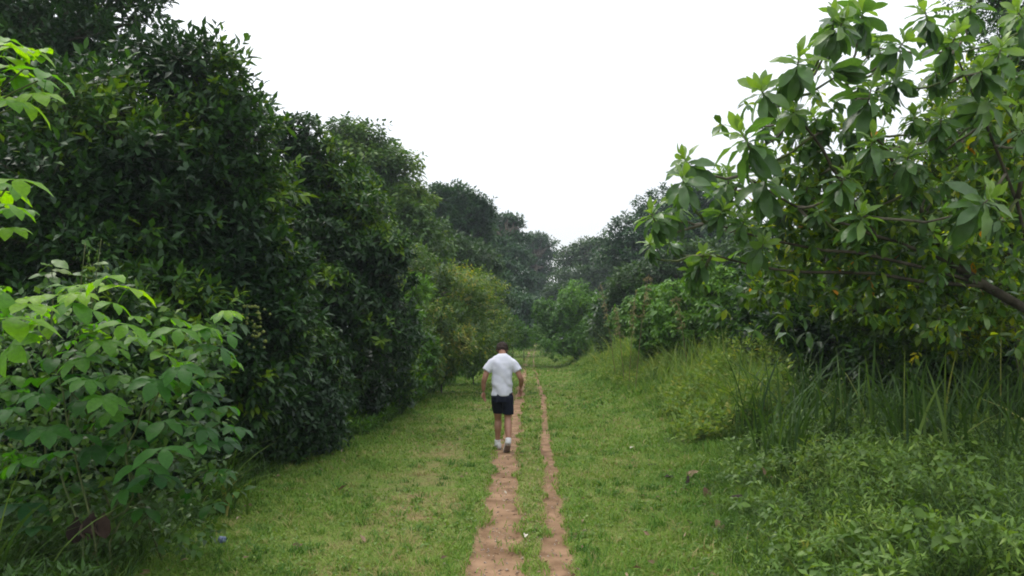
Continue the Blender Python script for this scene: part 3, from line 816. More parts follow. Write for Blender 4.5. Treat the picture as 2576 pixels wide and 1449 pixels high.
# ------------------------------------------------------------------ large-leaved tree on the right
def rosette_tree():
    base = np.array([6.1, 9.1, gzf(6.1, 9.1)])
    root = empty('large_leaved_tree', base, 'large-leaved tree with drooping leaf rosettes leaning in from the right edge', 'tree')
    # trunk and the main limbs (control points read off the survey)
    trunk = np.array([base - [0, 0, 0.1], [5.9, 9.0, 0.9], W(2620, 800, 9.4), W(2480, 720, 9.3), W(2390, 660, 9.2)])
    tb = MB(); tb.tube(trunk, [0.12, 0.10, 0.07, 0.055, 0.045], 10)
    tb.build('trunk', M['bark'], root, off=base)
    limbs = [[W(2390, 660, 9.2), W(2200, 590, 8.5), W(2000, 520, 8.3), W(1870, 440, 8.1)],
             [W(2480, 720, 9.3), W(2250, 650, 8.6), W(1980, 610, 8.4), W(1780, 560, 8.2)],
             [W(2390, 660, 9.2), W(2290, 480, 8.5), W(2200, 330, 8.3), W(2130, 210, 8.1)],
             [W(2620, 800, 9.4), W(2560, 500, 8.6), W(2480, 300, 8.3), W(2400, 130, 8.1)],
             [W(2200, 590, 8.5), W(2120, 460, 8.3), W(2040, 340, 8.1), W(1980, 260, 8.0)],
             [W(2480, 720, 9.3), W(2200, 690, 8.6), W(1950, 680, 8.5), W(1790, 640, 8.4)],
             [W(2560, 500, 8.6), W(2600, 300, 8.5), W(2620, 120, 8.4), W(2600, -60, 8.3)]]
    dense = []
    for li in limbs:
        li = np.array(li)
        t = np.linspace(0, 1, 10)
        p = np.stack([np.interp(t, np.linspace(0, 1, len(li)), li[:, i]) for i in range(3)], -1)
        p[1:-1] = (p[:-2] + 2 * p[1:-1] + p[2:]) / 4 + RNG.normal(0, 0.012, (8, 3))
        MB().tube(p, np.linspace(0.024, 0.009, 10), 7).build('branch', M['bark'], root, off=base)
        dense.append(p)
    hubs = np.concatenate(dense)
    # rosettes: (column, row, size) in the survey
    zr = [(1130, 70, 1.0), (1270, 50, 1.0), (1170, 110, .9), (1570, 50, 1.0), (1790, 10, 1.0), (960, 285, 1.0), (1070, 330, 1.0), (1310, 430, 1.15),
          (1720, 170, 1.1), (780, 430, 1.0), (935, 540, .9), (690, 650, 1.15), (800, 830, 1.1), (1030, 560, .8), (410, 770, .95), (400, 850, .9), (360, 975, 1.0),
          (250, 1030, .8), (1320, 670, .9), (1190, 840, 1.0), (1490, 745, 1.0), (1900, 480, 1.15), (1940, 230, .9), (1880, 960, 1.15), (1270, 1040, .85),
          (790, 1180, .8), (500, 1230, .8), (440, 1300, .7), (1430, 350, .9), (620, 870, .8), (600, 1010, .7), (1470, 200, .9), (1620, 330, .8), (1180, 600, .7),
          (1650, 560, .8), (1000, 900, .75), (2020, 60, 1.0), (2030, 620, .9), (1060, 1010, .6), (700, 1060, .65), (1350, 230, .8), (1840, 330, .9), (1520, 560, .7), (880, 1000, .6)]
    rr = np.random.default_rng(88)
    while len(zr) < 84:
        a, b = rr.uniform(200, 2060), rr.uniform(20, 1180)
        if b > np.interp(a, [150, 690, 960, 1130, 2048], [1060, 640, 300, 60, 20]) + 70: zr.append((a, b, rr.uniform(0.5, 0.8)))
    LP, LA, TT = [], [], []
    for j, (zx, zy, s) in enumerate(zr):
        dx, dy = 1509 + zx * 0.5208, zy * 0.5208
        Y = 7.2 + 0.9 * RNG.random() + (0.6 if s < 0.85 else 0) + (0.5 if j > 43 else 0)
        c = np.array(W(dx, dy, Y))
        h = hubs[int(np.argmin(np.linalg.norm(hubs - c, axis=1) + 0.6 * np.maximum(hubs[:, 2] - c[2], 0)))]
        ax = unit(np.array([(c - h)[0] * 0.5, (c - h)[1] * 0.35 - 0.1, abs(c[2] - h[2]) * 0.4 + 0.5]) + RNG.normal(0, 0.2, 3))
        st = c - ax * 0.2
        p = np.concatenate([curve_pts(h, st, 6, sag=0.05 * np.linalg.norm(st - h), jit=0.01), [c]])
        MB().tube(p, np.linspace(0.017, 0.007, 7), 6).build('twig', M['bark_pale' if j % 3 else 'stem_green'], root, off=base)
        n = 26
        i = np.arange(n); ang = i * 2.4 + RNG.uniform(0, 6)
        el = np.radians(np.interp(i, [0, 7, 15, 20, 23], [-78, -40, -4, 32, 66]) + RNG.uniform(-20, 20, n))
        B = frames_from_z(ax[None])[0]
        d = np.stack([np.cos(ang) * np.cos(el), np.sin(ang) * np.cos(el), np.sin(el)], -1) @ B.T
        pos = c - ax * np.interp(i, [0, 23], [0.16, 0.0])[:, None] * s
        ln = 0.9 * s * np.interp(i, [0, 6, 16, 23], [0.31, 0.37, 0.36, 0.23]) * RNG.uniform(0.72, 1.15, n)
        out = d - ax * (d @ ax)[:, None]
        upv = ax * 0.9 + unit(out) * 0.25 + RNG.normal(0, 0.3, (n, 3))
        z = unit(upv - (upv * d).sum(-1, keepdims=True) * d)
        ok = RNG.random(n) > 0.05
        LA.append((np.stack([np.cross(d, z), d, z], -1) * ln[:, None, None])[ok]); LP.append(pos[ok])
        t = np.interp(i, [0, 14, 23], [0.2, 0.5, 0.88]) + RNG.normal(0, 0.1, n)
        t = np.clip(t, 0, 0.93)
        t[RNG.random(n) < 0.002] = 1.0
        TT.append(t[ok])
    shapes = [leaf_fine(0.17, 0.28, 0.30, 6, 0.6), leaf_fine(0.16, 0.4, 0.18, 6, 0.57), leaf_fine(0.175, 0.2, 0.42, 6, 0.6)]
    P, A, T = np.concatenate(LP), np.concatenate(LA), np.concatenate(TT)
    leaves_to(root, P, A, shapes[0], M['rosette'], T, 300, 'foliage', objshapes=shapes, cell=6)
    # older foliage further in along the limbs
    k = 900
    inner = np.concatenate([d_[:7] for d_ in dense])
    q = inner[RNG.integers(0, len(inner), k)] + RNG.normal(0, 0.3, (k, 3)) + np.array([0, 0.45, 0])
    dd = unit(RNG.normal(size=(k, 3)) + [-0.3, 0, 0.5])
    P2, A2, ix = grow(q, dd, RNG.uniform(0.7, 1.1, k), 'whorl', 7, 0.9, 0.2, 0.5, 0.4)
    T2 = np.clip(RNG.beta(1.6, 2.2, len(P2)), 0, 0.93); T2[RNG.random(len(P2)) < 0.006] = 1.0
    h_ = RNG.random(len(P2)) < 0.5
    leaves_to(root, P2[h_], A2[h_], leaf_fine(0.2, 0.25, 0.3, 4), M['rosette'], T2[h_], 0, 'inner_foliage')
    leaves_to(root, P2[~h_], A2[~h_] * 0.8, leaf_fine(0.22, 0.25, 0.3, 3), M['yellow_leaf'], np.where(RNG.random((~h_).sum()) < 0.008, 1.0, np.clip(T2[~h_] * 1.1, 0, 0.95)), 0, 'yellowing_foliage')


rosette_tree()


# ------------------------------------------------------------------ palmate-leaved bush and sapling on the left
def palmate_shape(angles, lens, droop=0.35, w=0.21):
    V, F = [], []
    for a, ln in zip(angles, lens):
        v, f = leaf_fine(w, 0.22, droop, 5, 0.6, 0.02)
        v = v * ln
        ca, sa = math.cos(a), math.sin(a)
        v = np.stack([v[:, 0] * ca + v[:, 1] * sa, -v[:, 0] * sa + v[:, 1] * ca, v[:, 2]], -1)
        F += [tuple(i + sum(len(q) for q in V) for i in t) for t in f]
        V.append(v)
    n0 = sum(len(q) for q in V)
    # stalk below the leaf
    p = np.array([(0, 0, 0), (0, -0.25, -0.12), (0, -0.5, -0.42)])
    s = 0.012
    st = []
    for q in p:
        st += [q + [s, 0, 0], q + [-s * 0.5, 0, s * 0.8], q + [-s * 0.5, 0, -s * 0.8]]
    V.append(np.array(st))
    for i in range(2):
        for k in range(3):
            a, b = n0 + i * 3 + k, n0 + i * 3 + (k + 1) % 3
            F += [(a, b, b + 3), (a, b + 3, a + 3)]
    return np.concatenate(V), np.array(F)


PALM = [palmate_shape([R(-75), R(-5), R(70)], [1.05, 0.9, 1.1], 0.4, 0.25),
        palmate_shape([R(-88), R(-38), R(10), R(60), R(100)], [0.8, 0.95, 1.0, 0.95, 0.75], 0.38, 0.235),
        palmate_shape([R(-60), R(5), R(80)], [1.1, 0.85, 1.0], 0.5, 0.26),
        palmate_shape([R(-100), R(-50), R(0), R(50), R(105)], [0.7, 0.9, 1.0, 0.95, 0.7], 0.3, 0.245)]


def palmate_leaves(root, pts, size, off_dir, nobj_all=True, name='leaf'):
    pass


def place_palmate(root, C, S, facing, rng, tlo=0.2, thi=1.0):
    """C leaf centres, S sizes, facing = centre of the plant (leaves point away from it)"""
    n = len(C)
    d = C - facing
    d[:, 2] = 0
    d = unit(d + rng.normal(0, 0.45, d.shape) * [1, 1, 0] + np.array([0, -0.25, 0]))
    d[:, 2] = rng.uniform(-0.45, 0.05, n); d = unit(d)
    up = np.array([0, 0, 1.0]) + rng.normal(0, 0.22, (n, 3))
    z = unit(up - (up * d).sum(-1, keepdims=True) * d)
    A = np.stack([np.cross(d, z), d, z], -1) * S[:, None, None]
    return C, A, np.clip(rng.uniform(tlo, thi, n), 0, 1)


def left_bush():
    rng = np.random.default_rng(5)
    base = np.array([-3.05, 6.15, gzf(-3.05, 6.15)])
    root = empty('palmate_bush', base, 'bushy plant with large light green palmate leaves in the lower left corner', 'bush')
    zl = [(270, 200), (360, 190), (470, 125), (130, 210), (570, 170), (420, 270), (330, 235), (770, 305), (790, 350), (900, 345), (730, 465), (1015, 480),
          (980, 435), (690, 580), (940, 570), (910, 640), (300, 555), (390, 575), (380, 665), (460, 650), (730, 760), (910, 790), (980, 770), (890, 700),
          (725, 880), (800, 520), (630, 955), (215, 790), (360, 820), (420, 870), (550, 860), (870, 850), (700, 1000), (560, 1060), (630, 1150), (160, 1230),
          (100, 1130), (360, 480), (250, 480), (500, 720), (590, 760), (60, 700), (30, 800), (640, 390), (560, 330), (480, 400), (180, 330), (520, 560), (60, 560), (180, 640), (820, 760), (260, 900), (100, 930)]
    C, S = [], []
    for (zx, zy) in zl:
        dx, dy = zx * 0.5658, 629 + zy * 0.5658
        Y = 5.55 + 0.5 * rng.random() + 0.5 * max(0, (dx - 350) / 300)
        C.append(W(dx, dy, Y)); S.append(rng.uniform(0.17, 0.225))
    for _ in range(110):                                             # the layers behind
        t = rng.random()
        dx = rng.uniform(-60, 600); dy = 700 + 0.22 * max(dx - 250, 0) + rng.uniform(0, 1) * (560 - 0.1 * dx)
        C.append(W(dx, dy, 6.0 + 0.9 * rng.random())); S.append(rng.uniform(0.13, 0.19))
    C, S = np.array(C), np.array(S)
    g = gz(C[:, 0], C[:, 1])
    k = C[:, 2] > g + 0.12
    C, S = C[k], S[k]
    P, A, T = place_palmate(root, C, S, np.array([-3.3, 6.6, 1.0]), rng, 0.0, 1.0)
    T = np.clip(T * 0.55 + 0.5 * sstep(0.7, 2.2, P[:, 2]), 0, 1)                # shade low in the bush put into the leaf tint, paler upwards
    leaves_to(root, P, A, PALM[0], M['palmate'], T, 300, 'foliage', objshapes=PALM, cell=2)
    # stems
    for j in range(9):
        e = C[rng.integers(0, len(C))].copy()
        s = base + np.append(rng.normal(0, 0.22, 2), 0)
        s[2] = gzf(s[0], s[1]) - 0.05
        MB().tube(curve_pts(s, e, 7, up=0.2, jit=0.03), np.linspace(0.010, 0.004, 7), 6).build('stem', M['stem_green'], root, off=base)
    # climbing vine leaves inside the bush
    n = 640
    dx = rng.uniform(-80, 560, n); dy = 730 + 0.25 * np.maximum(dx - 250, 0) + rng.random(n) ** 0.7 * (700 - 0.15 * dx)
    Y = rng.uniform(5.9, 7.0, n)
    Q = np.array([W(a, b, c) for a, b, c in zip(dx, dy, Y)])
    Q = Q[Q[:, 2] > gz(Q[:, 0], Q[:, 1]) + 0.08]
    D = unit(rng.normal(size=Q.shape) + [0, -0.6, 0.4])
    P2, A2, ix = grow(Q, D, rng.uniform(0.7, 1.3, len(Q)), 'alt', 6, 2.0, 0.07, 0.5, 0.5)
    leaves_to(root, P2, A2, LEAF_BROAD, M['vine_leaf'], np.clip(rng.beta(2, 3, len(P2)), 0, 0.9), 0, 'vine_leaves')
    # withered leaves hanging at its foot
    for (dx, dy, s, t) in ((235, 1285, 0.21, 0.2), (262, 1290, 0.19, 0.55), (195, 1300, 0.2, 0.05), (222, 1300, 0.17, 0.9)):
        c = W(dx, dy, 5.9)
        v, f = leaf_fine(0.3, 0.7, 0.1, 6, 0.55, 0.06)
        o = link('withered_leaf', mesh_np('withered_leaf', v, f, None, M['dark_dead']), root)
        d = Vector((rng.normal(0, 0.12), -0.15, -1)).normalized(); z = Vector((rng.normal(0, 0.4), -1, 0)); z = (z - z.dot(d) * d).normalized()
        x = d.cross(z)
        m = Matrix(((x.x, d.x, z.x, 0), (x.y, d.y, z.y, 0), (x.z, d.z, z.z, 0), (0, 0, 0, 1))) @ Matrix.Scale(s, 4)
        o.matrix_basis = Matrix.Translation(c - Vector(base)) @ m
        o['tint'] = t; o['label'] = 'brown withered leaf hanging near the ground'


left_bush()


def left_sapling():
    rng = np.random.default_rng(9)
    base = np.array([-3.0, 4.25, gzf(-3.0, 4.25)])
    root = empty('palmate_sapling', base, 'sapling with bright yellow-green lobed leaves hanging in at the left edge', 'sapling')
    zl = [(30, 225, 1), (60, 270, .9), (115, 275, 1), (250, 285, .8), (215, 330, .6), (60, 395, 1), (100, 455, 1), (180, 450, 1), (265, 425, 1), (205, 540, .95),
          (130, 585, 1), (40, 580, .9), (90, 1040, 1), (60, 1070, .9), (20, 1110, .9), (105, 1210, .9), (40, 1185, .9), (60, 1320, .8), (10, 330, .9), (0, 500, .9)]
    C = [W(a * 0.434, b * 0.434, 4.0 + 0.5 * rng.random()) for a, b, s in zl]
    S = [0.185 * s for a, b, s in zl]
    for (dx, dy, s) in ((20, 800, 0.27), (25, 870, 0.2), (10, 735, 0.16), (75, 765, 0.18)):
        C.append(W(dx, dy, 4.2)); S.append(s)
    C, S = np.array(C), np.array(S)
    P, A, T = place_palmate(root, C, S, np.array([-3.1, 4.4, 1.0]), rng, 0.6, 1.0)
    leaves_to(root, P, A, PALM[0], M['palmate'], T, 300, 'foliage', objshapes=PALM, cell=1)
    top = np.array([-2.98, 4.35, 3.9])
    st = curve_pts(base - [0, 0, 0.05], top, 9, jit=0.02)
    MB().tube(st, np.linspace(0.03, 0.01, 9), 8).build('stem', M['stem_green'], root, off=base)
    for c in C[::2]:
        s = st[int(np.argmin(np.abs(st[:, 2] - (c[2] - 0.15))))]
        MB().tube(curve_pts(s, c - [0.04, 0, 0.04], 5, jit=0.01), np.linspace(0.009, 0.004, 5), 5).build('twig', M['stem_green'], root, off=base)


left_sapling()


def oval_sapling(dx, dy, Y, label, rng):
    c = np.array(W(dx, dy, Y))
    base = np.array([c[0] - 0.05, c[1] + 0.1, gzf(c[0], c[1])])
    root = empty('oval_leaf_sapling', base, label, 'sapling', 'oval-leaved saplings above the palmate bush')
    MB().tube(curve_pts(base, c, 7, jit=0.02), np.linspace(0.012, 0.004, 7), 6).build('stem', M['stem_green'], root, off=base)
    me = mesh_np('leaf', *leaf_fine(0.26, 0.15, 0.15, 6, 0.5), None, M['vine_leaf'])
    for k in range(8):
        a = k * 2.4; d = Vector((math.cos(a), math.sin(a) * 0.7 - 0.3, rng.uniform(-0.4, 0.4))).normalized()
        z = Vector((0.1 * rng.normal(), -0.5, 1)); z = (z - z.dot(d) * d).normalized(); x = d.cross(z)
        s = rng.uniform(0.16, 0.22)
        o = link('leaf', me, root)
        o.matrix_basis = Matrix.Translation(Vector(c - base) - Vector((0, 0, 0.03 * k))) @ Matrix(((x.x, d.x, z.x, 0), (x.y, d.y, z.y, 0), (x.z, d.z, z.z, 0), (0, 0, 0, 1))) @ Matrix.Scale(s, 4)
        o['tint'] = float(rng.uniform(0.4, 0.9))


_r = np.random.default_rng(3)
oval_sapling(130, 655, 7.4, 'oval-leaved sapling above the palmate bush, the one nearer the left edge', _r)
oval_sapling(235, 665, 7.6, 'oval-leaved sapling above the palmate bush, the one nearer the dark trees', _r)


# pale green seed heads on the dark bush
def seed_heads():
    root = bpy.data.objects['dark_bush']
    off = np.array(root.location)
    rng = np.random.default_rng(21)
    bm = bmesh.new()
    for _ in range(48):
        c = np.array(W(rng.normal(640, 18), rng.uniform(770, 880), 9.75 + rng.random() * 0.3)) - off
        bmesh.ops.create_icosphere(bm, subdivisions=1, radius=rng.uniform(0.016, 0.026), matrix=Matrix.Translation(c))
    me = bpy.data.meshes.new('seed_heads'); bm.to_mesh(me); bm.free()
    me.materials.append(noise_mat('seed_head', (0.09, 0.125, 0.025), (0.2, 0.23, 0.055), 20, 0.7, 0.4, 120))
    o = link('seed_heads', me, root); o['kind'] = 'stuff'; o['label'] = 'pale yellow-green seed heads'


seed_heads()


# ------------------------------------------------------------------ grass
def blades(P, H, Wd, lean, mat, name, label, tint, segs=2, parent=None, cat=None, dirs=None, rng=RNG):
    """single blades: base P, height H, width Wd, how far they bend over (lean, fraction of height)"""
    n = len(P)
    a = rng.uniform(0, 2 * math.pi, n) if dirs is None else dirs
    d = np.stack([np.cos(a), np.sin(a), 0 * a], -1)
    roll = a + math.pi / 2 + rng.normal(0, 0.5, n)
    w = np.stack([np.cos(roll), np.sin(roll), 0 * a], -1)
    rows = []
    for s in range(segs + 1):
        t = s / segs
        c = P + np.array([0, 0, 1.0]) * (H * (t - 0.35 * lean * t * t))[:, None] + d * (H * lean * t ** 2)[:, None]
        if s == segs:
            rows.append(c[:, None])
        else:
            ww = (Wd * 0.5 * (1 - 0.75 * t ** 1.5))[:, None]
            rows.append(np.stack([c - w * ww, c + w * ww], 1))
    V = np.concatenate(rows, 1)
    k = V.shape[1]
    F = []
    for s in range(segs - 1):
        b = 2 * s; F += [(b, b + 1, b + 3), (b, b + 3, b + 2)]
    b = 2 * (segs - 1); F.append((b, b + 1, b + 2))
    F = np.array(F)
    FF = F[None] + (np.arange(n) * k)[:, None, None]
    off = np.zeros(3) if parent is None else np.array(parent.location)
    o = link(name, mesh_np(name, V.reshape(-1, 3) - off, FF.reshape(-1, 3), np.repeat(tint, k), mat), parent)
    tag(o, label, cat, kind='stuff')
    return o


def herb_edge(y):
    """where the mown turf ends on the right (distance from x = 0)"""
    return np.interp(y, [0, 5.8, 7, 9, 11, 14, 18, 24, 32, 45, 70, 100], [1.4, 1.75, 1.95, 2.35, 2.75, 3.2, 3.3, 3.2, 3.3, 3.4, 3.6, 5.0]) + 0.45 * (noise2(y, y * 0, 1.1, 51) - 0.5)


def left_edge(y):
    return np.interp(y, [0, 5.8, 8, 10, 14.5, 23, 40, 60, 90], [-3.2, -3.15, -3.2, -3.3, -3.1, -2.9, -2.2, -1.3, 0.6]) + 0.4 * (noise2(y, y * 0, 1.3, 52) - 0.5)


def turf():
    rng = np.random.default_rng(31)
    VP, HH, WW, LL, TT = [], [], [], [], []
    for (y0, y1, dens, hh, ww) in ((5.2, 8, 3500, 0.05, 0.0085), (8, 12, 1750, 0.055, 0.0125), (12, 19, 850, 0.065, 0.02), (19, 32, 330, 0.08, 0.034), (32, 60, 130, 0.09, 0.055), (60, 110, 30, 0.11, 0.1)):
        x0, x1 = -4.2, (4.4 if y1 < 60 else 7)
        n = int((y1 - y0) * (x1 - x0) * dens)
        x = rng.uniform(x0, x1, n); y = rng.uniform(y0, y1, n)
        k = (x > left_edge(y) - 0.7) & (x < herb_edge(y) + 0.6) & (np.abs(x) < y * 0.70 + 0.3)
        x, y = x[k], y[k]
        w = worn(x, y); rd = rut_depth(x, y)
        frag = noise2(x, y, 0.13, 61)
        ul = 1 - np.abs(x - rut_l(y)) / (wl_(y) * 0.56); ur = 1 - np.abs(x - rut_r(y)) / (wr_(y) * 0.56)
        nz = 0.6 * noise2(x, y, 0.26, 65) + 0.4 * frag                # how far the turf creeps in over the bare earth
        bare = (ul > (nz - 0.30) * 1.15) | (ur > (nz - 0.28) * 1.4)
        keep = rng.random(len(x)) < (1 - 0.75 * w) * np.where(bare, 0.02 + 0.05 * (frag > 0.75) + 0.16 * sstep(20, 45, y), 1.0) * (0.55 + 0.75 * noise2(x, y, 0.3, 62))
        x, y, w = x[keep], y[keep], w[keep]
        P = np.stack([x, y, gz(x, y) - 0.012], -1)
        lush = noise2(x, y, 0.9, 63) * 0.6 + noise2(x, y, 0.28, 64) * 0.4
        edge = np.maximum(1 - sstep(0, 0.8, x - left_edge(y)), sstep(-0.9, 0.2, x - herb_edge(y)))
        H = hh * (0.35 + 1.5 * lush) * (1 - 0.45 * w) * (1 + 1.4 * edge) * rng.uniform(0.6, 1.5, len(x))
        VP.append(P); HH.append(H); WW.append(ww * rng.uniform(0.7, 1.3, len(x))); LL.append(rng.uniform(0.3, 1.5, len(x)))
        TT.append(np.clip(rng.beta(2, 3, len(x)) * 0.6 + w * 0.42 - edge * 0.15 + (rng.random(len(x)) < 0.06) * 0.4 - 0.16 + 0.3 * (noise2(x, y, 0.22, 66) - 0.5), -0.4, 1))
    blades(np.concatenate(VP), np.concatenate(HH), np.concatenate(WW), np.concatenate(LL), M['grass'], 'grass',
           'short green turf on both sides of the dirt track', np.concatenate(TT), 2, cat='grass', rng=rng)
    # coarser tufts and dead blades
    m = 1500
    tx = rng.uniform(-3.4, 3.6, m); ty = 5.3 + 24 * rng.random(m) ** 1.6
    k = (tx > left_edge(ty)) & (tx < herb_edge(ty) + 0.3) & (rut_depth(tx, ty) < 0.3) & (noise2(tx, ty, 1.1, 68) > 0.38)
    tx, ty = tx[k], ty[k]; q = 16
    x = np.repeat(tx, q) + rng.normal(0, 0.035, len(tx) * q); y = np.repeat(ty, q) + rng.normal(0, 0.035, len(tx) * q)
    hh = np.repeat(rng.uniform(0.06, 0.15, len(tx)), q) * rng.uniform(0.6, 1.2, len(x))
    blades(np.stack([x, y, gz(x, y) - 0.01], -1), hh, 0.005 + 0.0007 * y, rng.uniform(0.4, 1.4, len(x)), M['grass'], 'grass_tufts',
           'coarser grass tufts scattered over the mown turf', np.repeat(np.where(rng.random(len(tx)) < 0.2, 0.45, -0.3), q) + rng.normal(0, 0.12, len(x)), 2, cat='grass', rng=rng)
    # small broad-leaved weeds in the turf
    n = 9000
    x = rng.uniform(-3.4, 3.8, n); y = 5.3 + 13 * rng.random(n) ** 1.6
    k = (x > left_edge(y)) & (x < herb_edge(y) + 0.3) & (rut_depth(x, y) < 0.2) & (noise2(x, y, 0.7, 71) > 0.42)
    x, y = x[k], y[k]
    P = np.stack([x, y, gz(x, y)], -1)
    D = unit(np.array([0, 0, 1.0]) + rng.normal(0, 0.3, P.shape))
    LP, LA, ix = grow(P, D, rng.uniform(0.7, 1.4, len(P)), 'whorl', 5, 0.8, 0.032, 0.1, 0.4, rng=rng)
    o = leaves_to(None, LP, LA, leaf_kite(0.3), M['herb'], np.clip(rng.beta(2, 2.5, len(LP)) * 0.6 + 0.35, 0, 1), 0, 'turf_weeds')
    tag(o, 'small broad-leaved weeds growing in the mown turf', 'weeds', kind='stuff')


turf()


def undergrowth():
    """knee-high herbs and grasses right of the turf"""
    rng = np.random.default_rng(41)
    n = 25000
    y = 4.9 + 11.5 * rng.random(n) ** 1.35
    x = rng.uniform(1.2, 11, n)
    e = herb_edge(y)
    k = (x > e + 0.35 - 1.3 * rng.random(n) ** 2.5) & (x < 0.80 * y + 1.0) & (noise2(x, y, 0.45, 81) > 0.3)
    x, y, e = x[k], y[k], e[k]
    hh = (0.05 + 0.36 * sstep(-0.3, 1.6, x - e)) * (0.15 + 1.1 * noise2(x, y, 0.8, 82) + 0.5 * noise2(x, y, 0.3, 84))
    P = np.stack([x, y, gz(x, y) + hh * rng.uniform(0.25, 1.0, len(x))], -1)
    D = unit(np.array([-0.1, -0.35, 1.0]) + rng.normal(0, 0.45, P.shape))
    LP, LA, ix = grow(P, D, rng.uniform(0.6, 1.35, len(P)) * (0.6 + 0.4 * sstep(-0.5, 0.8, x - e)), 'alt', 7, 1.7, 0.068, 0.3, 0.4, rng=rng)
    t = np.clip(rng.beta(2, 2.6, len(LP)) * 0.8 + (noise2(LP[:, 0], LP[:, 1], 0.6, 83) - 0.5) * 0.6 + 0.05, 0, 1)
    o = leaves_to(None, LP, LA, LEAF_LANCE, M['herb'], t, 0, 'undergrowth')
    tag(o, 'knee-high leafy undergrowth beside the turf in the lower right corner', 'undergrowth', kind='stuff')
    # broad-leaved plants standing among them
    n = 1500
    y = 5.0 + 9 * rng.random(n) ** 1.3; x = rng.uniform(1.4, 8, n); e = herb_edge(y)
    k = (x > e + 0.1) & (x < 0.70 * y + 0.5) & (noise2(x, y, 0.9, 85) > 0.5)
    x, y, e = x[k], y[k], e[k]
    P = np.stack([x, y, gz(x, y) + (0.12 + 0.34 * sstep(0, 1.4, x - e)) * rng.uniform(0.6, 1.1, len(x))], -1)
    LP, LA, ix = grow(P, unit(np.array([-0.1, -0.3, 1.0]) + rng.normal(0, 0.4, P.shape)), rng.uniform(0.7, 1.3, len(P)), 'whorl', 7, 0.8, 0.095, 0.35, 0.35, rng=rng)
    o = leaves_to(None, LP, LA, LEAF_BROAD, M['herb'], np.clip(rng.beta(2, 2.4, len(LP)) * 0.8, 0, 1), 0, 'broad_weeds')
    tag(o, 'broad-leaved weeds standing in the undergrowth on the right', 'weeds', kind='stuff')
    # long thin grass mixed in
    n = 26000
    y = 5.0 + 13 * rng.random(n) ** 1.3; x = rng.uniform(1.4, 11, n)
    e = herb_edge(y); k = (x > e - 0.1) & (x < 0.8 * y + 1.0)
    x, y, e = x[k], y[k], e[k]
    H = (0.18 + 0.38 * sstep(0, 1.3, x - e)) * rng.uniform(0.5, 1.3, len(x))
    blades(np.stack([x, y, gz(x, y)], -1), H, 0.007 + 0.007 * rng.random(len(x)), rng.uniform(0.3, 1.3, len(x)), M['reed'], 'long_grass',
           'long thin grass bending over among the undergrowth on the right', np.clip(rng.beta(2, 2.5, len(x)) * 1.05, 0, 1), 3, cat='grass', rng=rng)
    # tall grass on the bank in the middle distance
    n = 17000
    y = 13 + 32 * rng.random(n) ** 1.4; x = rng.uniform(1.8, 10, n)
    e = herb_edge(y) - 0.3; k = (x > e) & (x < e + 6) & (x < 0.30 * y + 0.25)
    x, y, e = x[k], y[k], e[k]
    patch = noise2(x, y, 1.6, 91)
    H = (0.3 + 1.35 * sstep(0.1, 1.7, x - e)) * (0.35 + 0.95 * patch) * rng.uniform(0.6, 1.25, len(x))
    blades(np.stack([x, y, gz(x, y)], -1), H, 0.014 + 0.0011 * y, rng.uniform(0.15, 0.9, len(x)), M['bank'], 'bank_grass',
           'tall pale green grass covering the bank right of the track', np.clip(rng.beta(2, 2.2, len(x)) * 0.8 + 0.35 * (noise2(x, y, 1.2, 92) - 0.3), 0, 1), 3, cat='grass', rng=rng)
    # leafy weeds on that bank
    n = 15000
    y = 12 + 26 * rng.random(n) ** 1.3; x = rng.uniform(2.0, 9, n)
    e = herb_edge(y) - 0.2; k = (x > e) & (x < e + 5) & (x < 0.32 * y + 0.3) & (noise2(x, y, 1.1, 95) > 0.35)
    x, y, e = x[k], y[k], e[k]
    hh = (0.15 + 0.95 * sstep(0.1, 1.9, x - e)) * (0.25 + 1.1 * noise2(x, y, 1.3, 96))
    P = np.stack([x, y, gz(x, y) + hh * rng.uniform(0.2, 1, len(x))], -1)
    LP, LA, ix = grow(P, unit(np.array([0, -0.2, 1.0]) + rng.normal(0, 0.4, P.shape)), rng.uniform(0.7, 1.3, len(P)), 'alt', 6, 1.6, 0.095, 0.3, 0.4, rng=rng)
    o = leaves_to(None, LP, LA, LEAF_K, M['bank'], np.clip(rng.beta(2, 2.4, len(LP)) * 0.9 + 0.1, 0, 1), 0, 'bank_weeds')
    tag(o, 'leafy weeds among the tall grass on the right bank', 'weeds', kind='stuff')
    # reeds below the large-leaved tree
    n = 3000
    y = rng.uniform(8.6, 13.5, n); x = rng.uniform(2.9, 10.5, n)
    k = (x > herb_edge(y) + 0.5) & (noise2(x, y, 0.6, 101) > 0.45)
    x, y = x[k], y[k]
    H = rng.uniform(0.7, 1.75, len(x)) * (0.75 + 0.4 * noise2(x, y, 1.0, 102))
    blades(np.stack([x, y, gz(x, y)], -1), H, rng.uniform(0.022, 0.05, len(x)), rng.beta(1.5, 2.4, len(x)) * 1.3, M['reed'], 'reeds',
           'tall dark green reeds under the large-leaved tree', np.clip(rng.beta(2, 3, len(x)), 0, 0.96), 6, cat='reeds', rng=rng)
    # shaded ground plants under the left trees
    n = 5200
    y = 5.2 + 22 * rng.random(n) ** 1.3; x = left_edge(y) - 2.2 * rng.random(n) ** 1.2 + 0.25
    k = np.abs(x) < 0.72 * y + 0.4
    x, y = x[k], y[k]
    hh = 0.10 + 0.35 * sstep(0, 0.9, left_edge(y) - x)
    P = np.stack([x, y, gz(x, y) + hh * rng.uniform(0.15, 1, len(x))], -1)
    LP, LA, ix = grow(P, unit(np.array([0.3, -0.3, 1.0]) + rng.normal(0, 0.45, P.shape)), rng.uniform(0.7, 1.35, len(P)), 'alt', 7, 1.7, 0.075, 0.35, 0.4, rng=rng)
